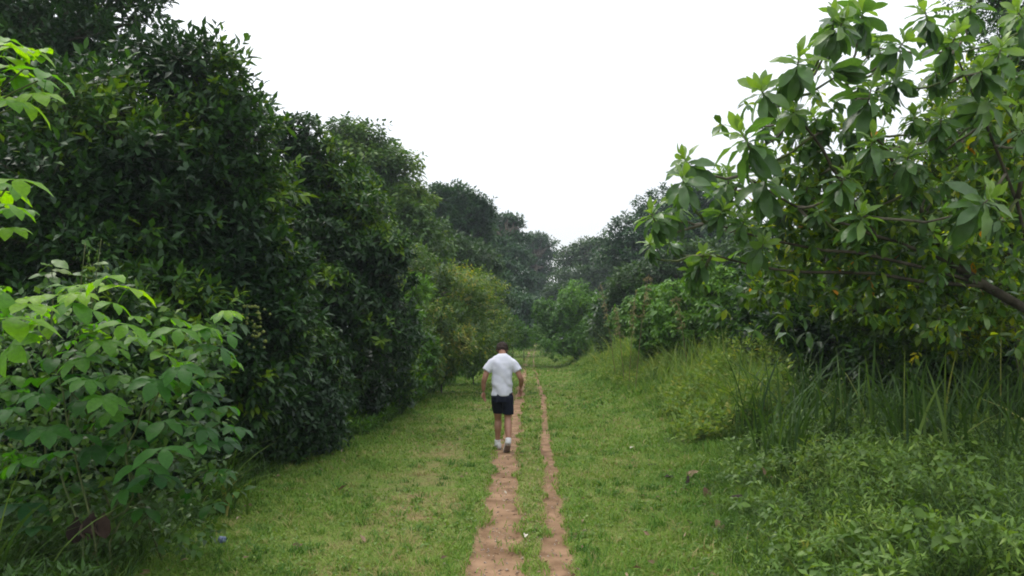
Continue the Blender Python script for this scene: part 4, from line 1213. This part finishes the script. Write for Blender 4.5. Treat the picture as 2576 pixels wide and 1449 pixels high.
    o = leaves_to(None, LP, LA, leaf_kite(0.16), M['vine_leaf'], np.clip(rng.beta(2, 3.2, len(LP)) * 0.8, 0, 1), 0, 'shade_plants')
    tag(o, 'low shaded plants along the foot of the left trees and bushes', 'undergrowth', kind='stuff')
    n = 9000
    y = 5.2 + 24 * rng.random(n) ** 1.3; x = left_edge(y) - 1.2 * rng.random(n) + 0.45
    H = rng.uniform(0.12, 0.42, n)
    blades(np.stack([x, y, gz(x, y)], -1), H, 0.006 + 0.0009 * y, rng.uniform(0.3, 1.3, n), M['reed'], 'edge_grass',
           'longer unmown grass along the foot of the left bushes', np.clip(rng.beta(2, 2.6, n), 0, 1), 3, cat='grass', rng=rng)


undergrowth()


def verge():
    rng = np.random.default_rng(43)
    n = 4200
    y = 14 + 34 * rng.random(n) ** 1.3; x = left_edge(y) + 0.35 - 1.5 * rng.random(n)
    hh = (0.12 + 0.5 * sstep(0, 1.2, left_edge(y) + 0.35 - x)) * (0.3 + 1.2 * noise2(x, y, 0.9, 97))
    P = np.stack([x, y, gz(x, y) + hh * rng.uniform(0.15, 1, n)], -1)
    LP, LA, ix = grow(P, unit(np.array([0.3, -0.3, 1.0]) + rng.normal(0, 0.45, P.shape)), rng.uniform(0.7, 1.3, n), 'alt', 6, 1.6, 0.095, 0.3, 0.4, rng=rng)
    o = leaves_to(None, LP, LA, LEAF_K, M['bush_leaf'], np.clip(rng.beta(2, 2.4, len(LP)) * 0.9 + 0.05, 0, 1), 0, 'verge_weeds')
    tag(o, 'bright green weeds spilling out along the left verge beyond the dark bushes', 'weeds', kind='stuff')
    n = 700
    y = 5.4 + 16 * rng.random(n) ** 1.5
    side = rng.random(n)
    x = np.where(side < 0.45, left_edge(y) + np.abs(rng.normal(0, 0.5, n)), np.where(side < 0.8, herb_edge(y) - np.abs(rng.normal(0, 0.6, n)), rng.uniform(-3, 3, n)))
    P = np.stack([x, y, gz(x, y) + rng.uniform(0.015, 0.05, n)], -1)
    a = rng.uniform(0, 6.28, n); d = unit(np.stack([np.cos(a), np.sin(a), rng.normal(0, 0.35, n)], -1))
    up = np.array([0, 0, 1.0]) + rng.normal(0, 0.5, (n, 3)); z = unit(up - (up * d).sum(-1, keepdims=True) * d)
    A = np.stack([np.cross(d, z), d, z], -1) * rng.uniform(0.025, 0.075, n)[:, None, None]
    o = leaves_to(None, P, A, leaf_simple(0.22, 0.12, 0.15), M['dead_leaf'], rng.beta(1.6, 2.4, n), 0, 'leaf_litter')
    tag(o, 'small dead leaves and scraps strewn in the grass along both verges', 'litter', kind='stuff')
    n = 420
    y = 5.3 + 10 * rng.random(n) ** 1.5; right = rng.random(n) < 0.35
    x = np.where(right, rut_r(y), rut_l(y)) + rng.normal(0, 0.13, n)
    B = np.array([(1, 0, 0), (-1, 0, 0), (0, 1, 0), (0, -1, 0), (0, 0, 1), (0, 0, -1)], float)
    FB = np.array([(0, 2, 4), (2, 1, 4), (1, 3, 4), (3, 0, 4), (2, 0, 5), (1, 2, 5), (3, 1, 5), (0, 3, 5)])
    A = np.stack([np.eye(3)] * n) * rng.uniform(0.004, 0.015, (n, 1, 3)); a = rng.uniform(0, 6.28, n)
    Rz = np.stack([np.stack([np.cos(a), -np.sin(a), 0 * a], -1), np.stack([np.sin(a), np.cos(a), 0 * a], -1), np.stack([0 * a, 0 * a, 0 * a + 1], -1)], 1)
    o = leaves_to(None, np.stack([x, y, gz(x, y) - 0.035 * rut_depth(x, y) + 0.011], -1), Rz @ A, (B, FB), noise_mat('grit', (0.16, 0.11, 0.08), (0.42, 0.34, 0.27), 40, 0.9, 0.3), rng.random(n), 0, 'gravel')
    tag(o, 'small stones lying in the dirt tracks', 'gravel', kind='stuff')
    # bits of straw and dry leaf trodden into the track
    n = 1500
    y = 5.3 + 14 * rng.random(n) ** 1.7; right = rng.random(n) < 0.35
    x = np.where(right, rut_r(y), rut_l(y)) + rng.normal(0, 0.2, n)
    P = np.stack([x, y, gz(x, y) - 0.035 * rut_depth(x, y) + 0.014], -1)
    a = rng.uniform(0, 6.28, n); d = np.stack([np.cos(a), np.sin(a), rng.normal(0, 0.12, n)], -1)
    up = np.array([0, 0, 1.0]) + rng.normal(0, 0.3, (n, 3)); z = unit(up - (up * d).sum(-1, keepdims=True) * d)
    A = np.stack([np.cross(d, z), d, z], -1) * rng.uniform(0.012, 0.05, n)[:, None, None]
    o = leaves_to(None, P, A, leaf_kite(0.13, 0.05), M['dead_leaf'], rng.beta(2, 2, n), 0, 'straw_litter')
    tag(o, 'bits of straw and dry leaf trodden into the dirt tracks', 'litter', kind='stuff')


verge()


def grass_clump(dx, dy, Y, n, hgt, label, seed, spread=0.12, toward=None, wd=0.022, hi=1.0):
    rng = np.random.default_rng(seed)
    c = W(dx, dy, Y)
    b = np.array([c.x, Y, gzf(c.x, Y)])
    root = empty('grass_clump', b, label, 'grass clump', 'clumps of long arching grass')
    P = b + np.stack([rng.normal(0, spread, n), rng.normal(0, spread, n), np.zeros(n)], -1)
    P[:, 2] = gz(P[:, 0], P[:, 1]) - 0.01
    d = rng.uniform(0, 2 * math.pi, n) if toward is None else rng.normal(toward, 0.8, n)
    blades(P, hgt * rng.uniform(0.55, 1.1, n), wd * rng.uniform(0.6, 1.2, n), rng.uniform(0.35, 1.2, n), M['reed'], 'blades', None,
           np.clip(rng.beta(3, 2.2, n) * hi, 0, 1), 8, root, dirs=d, rng=rng)


grass_clump(545, 1290, 8.1, 46, 0.85, 'clump of long arching grass at the foot of the palmate bush, over the turf', 1, 0.16, -0.4, 0.026, 1.15)
grass_clump(500, 1210, 8.6, 36, 1.1, 'taller grass clump standing behind the palmate bush', 2, 0.15, -0.3, 0.02, 0.85)
grass_clump(20, 1440, 5.6, 20, 1.0, 'clump of broad grass blades crossing the lower left corner', 3, 0.12, 0.2, 0.03)
grass_clump(2340, 1160, 9.8, 22, 0.95, 'pale clump of broad bent blades in front of the reeds', 4, 0.25, None, 0.03, 1.1)
grass_clump(2520, 1090, 9.6, 40, 1.5, 'tall sword-like grass clump before the reeds at the right edge', 5, 0.3, 2.6, 0.03, 0.7)
grass_clump(1960, 1020, 12.5, 40, 1.0, 'upright grass clump where the reeds begin, nearest the track', 6, 0.3, None, 0.02, 0.95)


def plume(dx, dy, Y, top, lean, label, seed, mat='dry_plume'):
    """a dry grass stalk with a drooping seed plume"""
    rng = np.random.default_rng(seed)
    t3 = np.array(W(dx, dy, Y)); b = np.array([t3[0] + lean, Y + 0.1, gzf(t3[0] + lean, Y + 0.1)])
    root = empty('dry_grass_plume', b, label, 'grass plume', 'dry grass plumes above the bank')
    p = np.stack([b + (t3 - b) * t + np.array([0, 0, 0.25 * math.sin(t * math.pi)]) for t in np.linspace(0, 1, 9)])
    MB().tube(p, np.linspace(0.006, 0.003, 9) * (0.6 + Y * 0.05), 5).build('stalk', M['dry_plume' if mat == 'dry_plume' else 'stem_green'], root, off=b)
    n = 34
    q = p[4] + (p[-1] - p[4]) * rng.random(n)[:, None] + rng.normal(0, 0.03, (n, 3))
    D = unit(rng.normal(size=(n, 3)) * [1, 1, 0.5] + [-lean * 0.5, 0, -0.6])
    LP, LA, ix = grow(q, D, rng.uniform(0.6, 1.3, n), 'alt', 5, 2.2, 0.034 + 0.0009 * Y, 0.6, 0.5, rng=rng)
    leaves_to(root, LP, LA, LEAF_LANCE, M[mat], rng.random(len(LP)), 0, 'seed_plume')


plume(1512, 715, 24, 0, 0.45, 'dry tan grass plume over the bank, nearest the far green bush', 1)
plume(1548, 770, 22, 0, 0.25, 'dry tan grass plume bowing low, second from the far green bush', 2)
plume(1600, 730, 21, 0, -0.2, 'dry tan grass plume in front of the dark bluish tree', 3)
plume(1632, 690, 20, 0, -0.35, 'tallest dry grass plume leaning over the bank', 4)
plume(1700, 745, 19, 0, 0.3, 'dry grass plume before the green shrubs', 5)
plume(215, 610, 7.2, 0, -0.2, 'thin feathery grass head against the dark tree above the palmate bush', 6, 'vine_leaf')
plume(255, 600, 7.3, 0, -0.25, 'taller feathery grass head against the dark tree above the palmate bush', 7, 'vine_leaf')

# ------------------------------------------------------------------ litter on the turf
FALL = [(1590, 1127, 0.10, 1.0, 'whitish dry leaf on the turf, farthest of the scattered leaves'),
        (1640, 1166, 0.13, 0.0, 'dark curled leaf on the turf right of the track, upper one'),
        (1683, 1201, 0.14, 0.05, 'dark flat leaf on the turf below the upper dark one'),
        (1740, 1196, 0.17, 0.75, 'tan upright dry leaf beside the dark leaves'),
        (1728, 1212, 0.13, 0.1, 'dark leaf tip touching the tan upright leaf'),
        (1780, 1247, 0.13, 0.3, 'curled grey-brown leaf below the tan upright leaf'),
        (1930, 1244, 0.12, 0.72, 'pinkish tan dry leaf at the edge of the undergrowth'),
        (2004, 1185, 0.11, 0.7, 'pale tan leaf lying on the undergrowth'),
        (1853, 1303, 0.12, 0.1, 'dark brown leaf on the turf near the undergrowth'),
        (1812, 1332, 0.14, 0.35, 'brown leaf nearest the lower edge on the right turf'),
        (1322, 1347, 0.07, 1.0, 'whitish scrap of dry leaf on the turf between the tracks'),
        (1272, 1240, 0.035, 0.95, 'small pale chip on the wider dirt track'),
        (860, 1232, 0.10, 0.45, 'small brown leaf on the left turf near the bushes'),
        (912, 1357, 0.09, 0.6, 'tan leaf scrap on the turf left of the track'),
        (535, 1263, 0.09, 0.6, 'reddish tan leaf by the grass clump')]


def fallen_leaves():
    rng = np.random.default_rng(77)
    for (dx, dy, s, t, lab) in FALL:
        Y = 5.0
        for _ in range(30):                                          # walk along the sight line down to the ground
            p = W(dx, dy, Y); g = gzf(p.x, p.y)
            Y += (p.z - g - 0.04) * 5
        p = W(dx, dy, Y)
        if 'undergrowth' in lab: p.z = gzf(p.x, p.y) + 0.25
        v, f = leaf_fine(0.26, rng.uniform(-0.9, 0.9), rng.uniform(-0.3, 0.5), 7, 0.5, 0.05)
        o = link('fallen_leaf', mesh_np('fallen_leaf', v - [0, 0.5, 0], f, None, M['dark_dead' if t < 0.2 else 'dead_leaf']))
        o.location = p + Vector((0, 0, 0.01)); o.scale = (s * 1.15,) * 3
        o.rotation_euler = (rng.uniform(0.2, 0.7) + (0.7 if 'upright' in lab else 0), rng.uniform(-0.4, 0.4), rng.uniform(-1.8, 1.8))
        o['tint'] = t
        tag(o, lab, 'leaf', 'fallen leaves on the turf')
    # bluish crumpled wrapper
    Y = 7
    for _ in range(30):
        p = W(558, 1364, Y); Y += (p.z - gzf(p.x, p.y) - 0.03) * 5
    bm = bmesh.new()
    bmesh.ops.create_icosphere(bm, subdivisions=3, radius=0.032)
    for v in bm.verts:
        c = v.co
        k = 0.75 + 0.5 * float(noise2(np.array([c.x * 60 + c.z * 37]), np.array([c.y * 60 - c.z * 23]), 1, 5)[0])
        v.co = Vector((c.x * k, c.y * k, c.z * k * 1.1))
    me = bpy.data.meshes.new('crumpled_wrapper'); bm.to_mesh(me); bm.free()
    me.materials.append(noise_mat('wrapper', (0.05, 0.075, 0.15), (0.25, 0.3, 0.4), 55, 0.4, 0.5, 80))
    o = link('crumpled_wrapper', me); o.location = p + Vector((0, 0, 0.02)); o.rotation_euler = (0.3, 0.5, 0.4)
    tag(o, 'small crumpled blue-grey wrapper lying in the grass on the left', 'wrapper')


fallen_leaves()


# ------------------------------------------------------------------ the walker
def skin_mat(name, c1, c2, rough=0.5, sc=12, bump=0.1, bs=60, sheen=0.0):
    return noise_mat(name, c1, c2, sc, rough, bump, bs, 4, 0.004, 0.3)


def remeshed(name, mb, mat, voxel, smooth_it, parent=None, disp=None):
    me = mb.mesh(name + '_raw', mat)
    tmp = link(name + '_raw', me)
    r = tmp.modifiers.new('r', 'REMESH'); r.mode = 'VOXEL'; r.voxel_size = voxel
    s = tmp.modifiers.new('s', 'SMOOTH'); s.factor = 0.5; s.iterations = smooth_it
    dg = bpy.context.evaluated_depsgraph_get(); dg.update()
    out = bpy.data.meshes.new_from_object(tmp.evaluated_get(dg))
    out.name = name
    bpy.data.objects.remove(tmp)
    if disp is not None:
        co = np.empty(len(out.vertices) * 3, np.float32); out.vertices.foreach_get('co', co); co = co.reshape(-1, 3)
        no = np.empty(len(out.vertices) * 3, np.float32); out.vertices.foreach_get('normal', no); no = no.reshape(-1, 3)
        co = co + no * disp(co)[:, None]
        out.vertices.foreach_set('co', co.astype(np.float32).ravel())
    out.polygons.foreach_set('use_smooth', [True] * len(out.polygons))
    out.materials.clear(); out.materials.append(mat); out.update()
    return link(name, out, parent)


def loft(mb, rows, sides=20, cap=True):
    """rows: (cx, cy, cz, rx, ry) horizontal ellipses"""
    V, F = [], []
    for (cx, cy, cz, rx, ry) in rows:
        for k in range(sides):
            t = 2 * math.pi * k / sides
            V.append((cx + rx * math.cos(t), cy + ry * math.sin(t), cz))
    n = len(rows)
    for i in range(n - 1):
        for k in range(sides):
            k2 = (k + 1) % sides
            F.append((i * sides + k, i * sides + k2, (i + 1) * sides + k2, (i + 1) * sides + k))
    if cap:
        F.append(tuple(range(sides - 1, -1, -1))); F.append(tuple((n - 1) * sides + k for k in range(sides)))
    mb.add(V, F)


def ball(mb, c, r, rot=None, sub=2):
    bm = bmesh.new(); bmesh.ops.create_icosphere(bm, subdivisions=sub, radius=1)
    V = np.array([v.co[:] for v in bm.verts]) * np.array(r)
    if rot is not None: V = V @ np.array(rot.to_3x3()).T
    F = [tuple(v.index for v in f.verts) for f in bm.faces]; bm.free()
    mb.add(V + np.array(c), F)


def spline(pts, n):
    pts = np.array(pts, float)
    t = np.linspace(0, len(pts) - 1, n)
    out = []
    for q in t:
        i = min(int(q), len(pts) - 2); f = q - i
        p0, p1, p2, p3 = pts[max(i - 1, 0)], pts[i], pts[i + 1], pts[min(i + 2, len(pts) - 1)]
        out.append(0.5 * (2 * p1 + (p2 - p0) * f + (2 * p0 - 5 * p1 + 4 * p2 - p3) * f * f + (3 * p1 - p0 - 3 * p2 + p3) * f ** 3))
    return np.array(out)


def limb(mb, pts, rads, n=16, sides=12):
    q = spline(np.column_stack([np.array(pts, float), np.array(rads, float)]), n)
    mb.tube(q[:, :3], q[:, 3], sides)


def person():
    px, py = -0.15, 12.5
    g = gzf(px, py) - 0.03
    skin = skin_mat('skin', (0.26, 0.125, 0.08), (0.36, 0.19, 0.13), 0.5)
    body = MB()
    # legs
    limb(body, [(-0.085, 0.0, 0.9), (-0.085, 0.09, 0.70), (-0.068, 0.19, 0.49), (-0.068, 0.185, 0.37), (-0.075, 0.21, 0.2), (-0.077, 0.22, 0.09)],
         [0.088, 0.08, 0.056, 0.059, 0.04, 0.036], 20)
    limb(body, [(0.085, 0.0, 0.9), (0.09, 0.01, 0.70), (0.088, 0.0, 0.51), (0.09, -0.085, 0.38), (0.096, -0.19, 0.235), (0.092, -0.235, 0.17)],
         [0.088, 0.08, 0.056, 0.059, 0.04, 0.036], 20)
    # trunk
    loft(body, [(0, 0, 0.80, 0.13, 0.1), (0, 0, 0.88, 0.15, 0.105), (0, 0.0, 1.0, 0.135, 0.095), (0, 0.01, 1.12, 0.14, 0.1), (0, 0.03, 1.27, 0.155, 0.105),
                (0, 0.055, 1.38, 0.145, 0.09), (0, 0.075, 1.44, 0.10, 0.07), (0, 0.09, 1.475, 0.07, 0.06)])
    # neck and bowed head
    limb(body, [(0, 0.08, 1.42), (0, 0.115, 1.50), (-0.002, 0.16, 1.56)], [0.062, 0.056, 0.055], 8)
    hr = Matrix.Rotation(R(-56), 4, 'X')
    hc = np.array([-0.006, 0.205, 1.562])
    ball(body, hc, (0.073, 0.092, 0.098), hr, 3)
    hm = np.array(hr.to_3x3())
    ball(body, hc + hm @ [0, 0.045, -0.07], (0.05, 0.05, 0.05), hr)             # jaw
    ball(body, hc + hm @ [0, 0.095, -0.02], (0.013, 0.02, 0.022), hr)            # nose
    ball(body, hc + hm @ [0, 0.086, -0.058], (0.022, 0.012, 0.009), hr)          # lips
    for s in (-1, 1):
        ball(body, hc + hm @ [s * 0.076, -0.008, -0.012], (0.011, 0.02, 0.032), hr)   # ears
        ball(body, hc + hm @ [s * 0.03, 0.078, 0.018], (0.018, 0.012, 0.008), hr)     # brow
    # arms with hands
    def hand(w, fdir, palm_n, thumb_side):
        f = Vector(fdir).normalized(); pn = Vector(palm_n); pn = (pn - pn.dot(f) * f).normalized(); sd = f.cross(pn)
        w = Vector(w)
        pr = Matrix((sd, f, pn)).transposed().to_4x4()
        ball(body, np.array(w + f * 0.048), (0.04, 0.052, 0.017), pr)
        for i, (o, ln) in enumerate(((-0.029, 0.062), (-0.01, 0.074), (0.01, 0.07), (0.029, 0.055))):
            a = w + f * 0.085 + sd * o * thumb_side * -1
            b = a + f * ln * 0.55 + sd * o * 0.25 + pn * 0.008
            c = b + f * ln * 0.38 + pn * 0.026
            limb(body, [a, b, c], [0.0105, 0.0098, 0.0085], 6, 8)
        a = w + f * 0.025 + sd * 0.03 * thumb_side
        limb(body, [a, a + f * 0.03 + sd * 0.026 * thumb_side + pn * 0.01, a + f * 0.065 + sd * 0.03 * thumb_side + pn * 0.022], [0.014, 0.012, 0.009], 6, 8)
    limb(body, [(-0.135, 0.06, 1.385), (-0.215, 0.04, 1.29), (-0.268, -0.005, 1.14), (-0.292, 0.03, 1.05), (-0.295, 0.07, 0.925)], [0.046, 0.048, 0.042, 0.04, 0.027], 18)
    hand((-0.295, 0.075, 0.915), (0.06, 0.12, -1), (0.75, -0.6, 0), 1)
    limb(body, [(0.135, 0.06, 1.385), (0.21, 0.035, 1.29), (0.272, -0.01, 1.155), (0.297, 0.06, 1.08), (0.285, 0.15, 0.985)], [0.046, 0.048, 0.042, 0.04, 0.027], 18)
    hand((0.284, 0.155, 0.975), (-0.04, 0.3, -1), (-0.75, -0.6, 0), -1)
    root = remeshed('person', body, skin, 0.008, 2)
    root.location = (px, py, g)
    tag(root, 'man seen from behind walking away with bowed head, white t-shirt and navy shorts', 'person')
    # eyes
    for s in (-1, 1):
        e = MB(); ball(e, hc + hm @ [s * 0.03, 0.083, 0.004], (0.013, 0.008, 0.006), hr)
        e.build('eye', noise_mat('eye', (0.03, 0.02, 0.015), (0.6, 0.6, 0.58), 80, 0.2, 0), root)
    # hair
    h = MB()
    ball(h, hc + hm @ [0, -0.014, 0.022], (0.092, 0.104, 0.1), hr, 4)
    ball(h, hc + hm @ [0, -0.05, -0.03], (0.07, 0.055, 0.055), hr, 3)
    def tuft(co):
        n = noise2(co[:, 0] * 70 + co[:, 2] * 31, co[:, 1] * 45 + co[:, 2] * 40, 1, 3)
        return (n - 0.4) * 0.02
    remeshed('hair', h, noise_mat('hair', (0.018, 0.011, 0.008), (0.06, 0.038, 0.027), 60, 0.6, 0.8, 160), 0.006, 2, root, tuft)
    # shirt
    s_ = MB()
    loft(s_, [(0, 0.0, 0.862, 0.168, 0.138), (0, 0.0, 0.93, 0.165, 0.134), (-0.002, 0.0, 1.04, 0.157, 0.124), (-0.004, 0.01, 1.16, 0.157, 0.126), (-0.004, 0.025, 1.28, 0.167, 0.13),
              (-0.003, 0.045, 1.37, 0.174, 0.124), (-0.003, 0.06, 1.42, 0.165, 0.11), (-0.003, 0.075, 1.462, 0.135, 0.09), (-0.003, 0.09, 1.492, 0.085, 0.075), (-0.003, 0.1, 1.508, 0.066, 0.062)], 28)
    for sx, end in ((-1, (-0.252, 0.02, 1.235)), (1, (0.246, 0.015, 1.235))):
        limb(s_, [(sx * 0.1, 0.065, 1.385), (sx * 0.178, 0.045, 1.338), end], [0.07, 0.078, 0.07], 10, 16)
    def folds(co):
        d = co[:, 0] * 0.75 + co[:, 2] * 0.6
        low = 1 - sstep(0.95, 1.4, co[:, 2])
        return 0.008 * np.sin(d * 34 + 3 * noise2(co[:, 0], co[:, 2], 0.12, 4)) * (0.35 + 0.65 * low) + 0.010 * (noise2(co[:, 0] + co[:, 1], co[:, 2], 0.07, 6) - 0.5)
    cloth = noise_mat('white_cotton', (0.56, 0.57, 0.66), (0.64, 0.65, 0.72), 9, 0.9, 0.25, 240, 3, 0.003, 0.15)
    remeshed('t_shirt', s_, cloth, 0.0085, 3, root, folds)
    # shorts
    h_ = MB()
    loft(h_, [(0, 0, 0.76, 0.165, 0.135), (0, 0, 0.84, 0.172, 0.135), (0, 0, 0.91, 0.165, 0.125)], 24)
    loft(h_, [(-0.066, 0.155, 0.572, 0.078, 0.095), (-0.074, 0.12, 0.65, 0.088, 0.105), (-0.084, 0.06, 0.75, 0.09, 0.12), (-0.085, 0.0, 0.85, 0.088, 0.125)], 20)
    loft(h_, [(0.092, 0.012, 0.568, 0.084, 0.098), (0.09, 0.012, 0.65, 0.088, 0.105), (0.085, 0.0, 0.75, 0.09, 0.12), (0.085, 0.0, 0.85, 0.088, 0.125)], 20)
    remeshed('shorts', h_, noise_mat('navy_cloth', (0.006, 0.008, 0.018), (0.011, 0.014, 0.028), 14, 0.85, 0.3, 180, 3, 0.004, 0.15), 0.009, 3, root,
             lambda co: 0.005 * (noise2(co[:, 0] + co[:, 1] * 0.7, co[:, 2] * 0.35, 0.035, 8) - 0.5))
    # socks and shoes
    white = noise_mat('sock_cotton', (0.6, 0.6, 0.62), (0.75, 0.75, 0.77), 30, 0.9, 0.3, 200)
    leather = noise_mat('shoe_white', (0.42, 0.40, 0.38), (0.66, 0.65, 0.64), 24, 0.6, 0.2, 90)
    rubber = noise_mat('shoe_sole', (0.15, 0.11, 0.085), (0.38, 0.31, 0.26), 30, 0.8, 0.5, 90)
    k = MB(); limb(k, [(-0.076, 0.212, 0.155), (-0.077, 0.216, 0.11), (-0.078, 0.22, 0.07)], [0.046, 0.045, 0.045], 8); k.build('sock', white, root)
    k = MB(); limb(k, [(0.095, -0.212, 0.225), (0.093, -0.23, 0.19), (0.091, -0.24, 0.155)], [0.046, 0.045, 0.045], 8); k.build('sock', white, root)
    def shoe(origin, pitch, yaw):
        m = Matrix.Translation(origin) @ Matrix.Rotation(yaw, 4, 'Z') @ Matrix.Rotation(pitch, 4, 'X')   # origin = ball of the foot on the ground
        def tr(rows, nm, mat, vox, par):
            b = MB()
            V, F, sd = [], [], 16
            for (y, w, z0, z1) in rows:
                for q in range(sd):
                    a = 2 * math.pi * q / sd
                    V.append(m @ Vector((w * math.cos(a), y, (z0 + z1) / 2 + (z1 - z0) / 2 * math.copysign(abs(math.sin(a)) ** 0.7, math.sin(a)))))
            n = len(rows)
            for i in range(n - 1):
                for q in range(sd):
                    q2 = (q + 1) % sd
                    F.append((i * sd + q, i * sd + q2, (i + 1) * sd + q2, (i + 1) * sd + q))
            F.append(tuple(range(sd - 1, -1, -1))); F.append(tuple((n - 1) * sd + q for q in range(sd)))
            b.add([v[:] for v in V], F)
            return b.build(nm, mat, par)
        up = tr([(-0.205, 0.022, 0.03, 0.075), (-0.195, 0.036, 0.022, 0.11), (-0.16, 0.041, 0.02, 0.118), (-0.11, 0.041, 0.02, 0.105), (-0.06, 0.044, 0.02, 0.085), (0.0, 0.05, 0.02, 0.068),
                 (0.05, 0.047, 0.02, 0.058), (0.078, 0.034, 0.02, 0.047), (0.09, 0.015, 0.022, 0.036)], 'shoe', leather, 0.006, root)
        tr([(-0.212, 0.02, 0.002, 0.03), (-0.2, 0.038, 0.0, 0.032), (-0.15, 0.044, 0.0, 0.03), (-0.07, 0.046, 0.0, 0.028), (0.0, 0.054, 0.0, 0.027), (0.055, 0.05, 0.0, 0.026), (0.085, 0.034, 0.002, 0.028), (0.098, 0.014, 0.006, 0.028)],
           'sole', rubber, 0.006, up)
    shoe(Vector((-0.085, 0.36, 0.0)), 0.0, 0.18)
    shoe(Vector((0.07, -0.11, 0.004)), R(-36), 0.16)


person()


# ------------------------------------------------------------------ humid air
def haze():
    m, n, l = nodes_of('humid_air')
    out = n.new('ShaderNodeOutputMaterial')
    v = n.new('ShaderNodeVolumePrincipled')
    v.inputs['Color'].default_value = (0.82, 0.92, 1.0, 1)
    v.inputs['Density'].default_value = 0.0007
    v.inputs['Anisotropy'].default_value = 0.2
    l.new(v.outputs[0], out.inputs['Volume'])
    bm = bmesh.new()
    bmesh.ops.create_cube(bm, size=1.0)
    for w in bm.verts: w.co = Vector((w.co.x * 1420, (w.co.y + 0.5) * 990 - 70, -1.6 + (w.co.z + 0.5) * 22.6))
    me = bpy.data.meshes.new('haze'); bm.to_mesh(me); bm.free(); me.materials.append(m)
    o = link('haze', me)
    tag(o, 'pale humid air that veils the far trees', 'haze', kind='stuff')


haze()
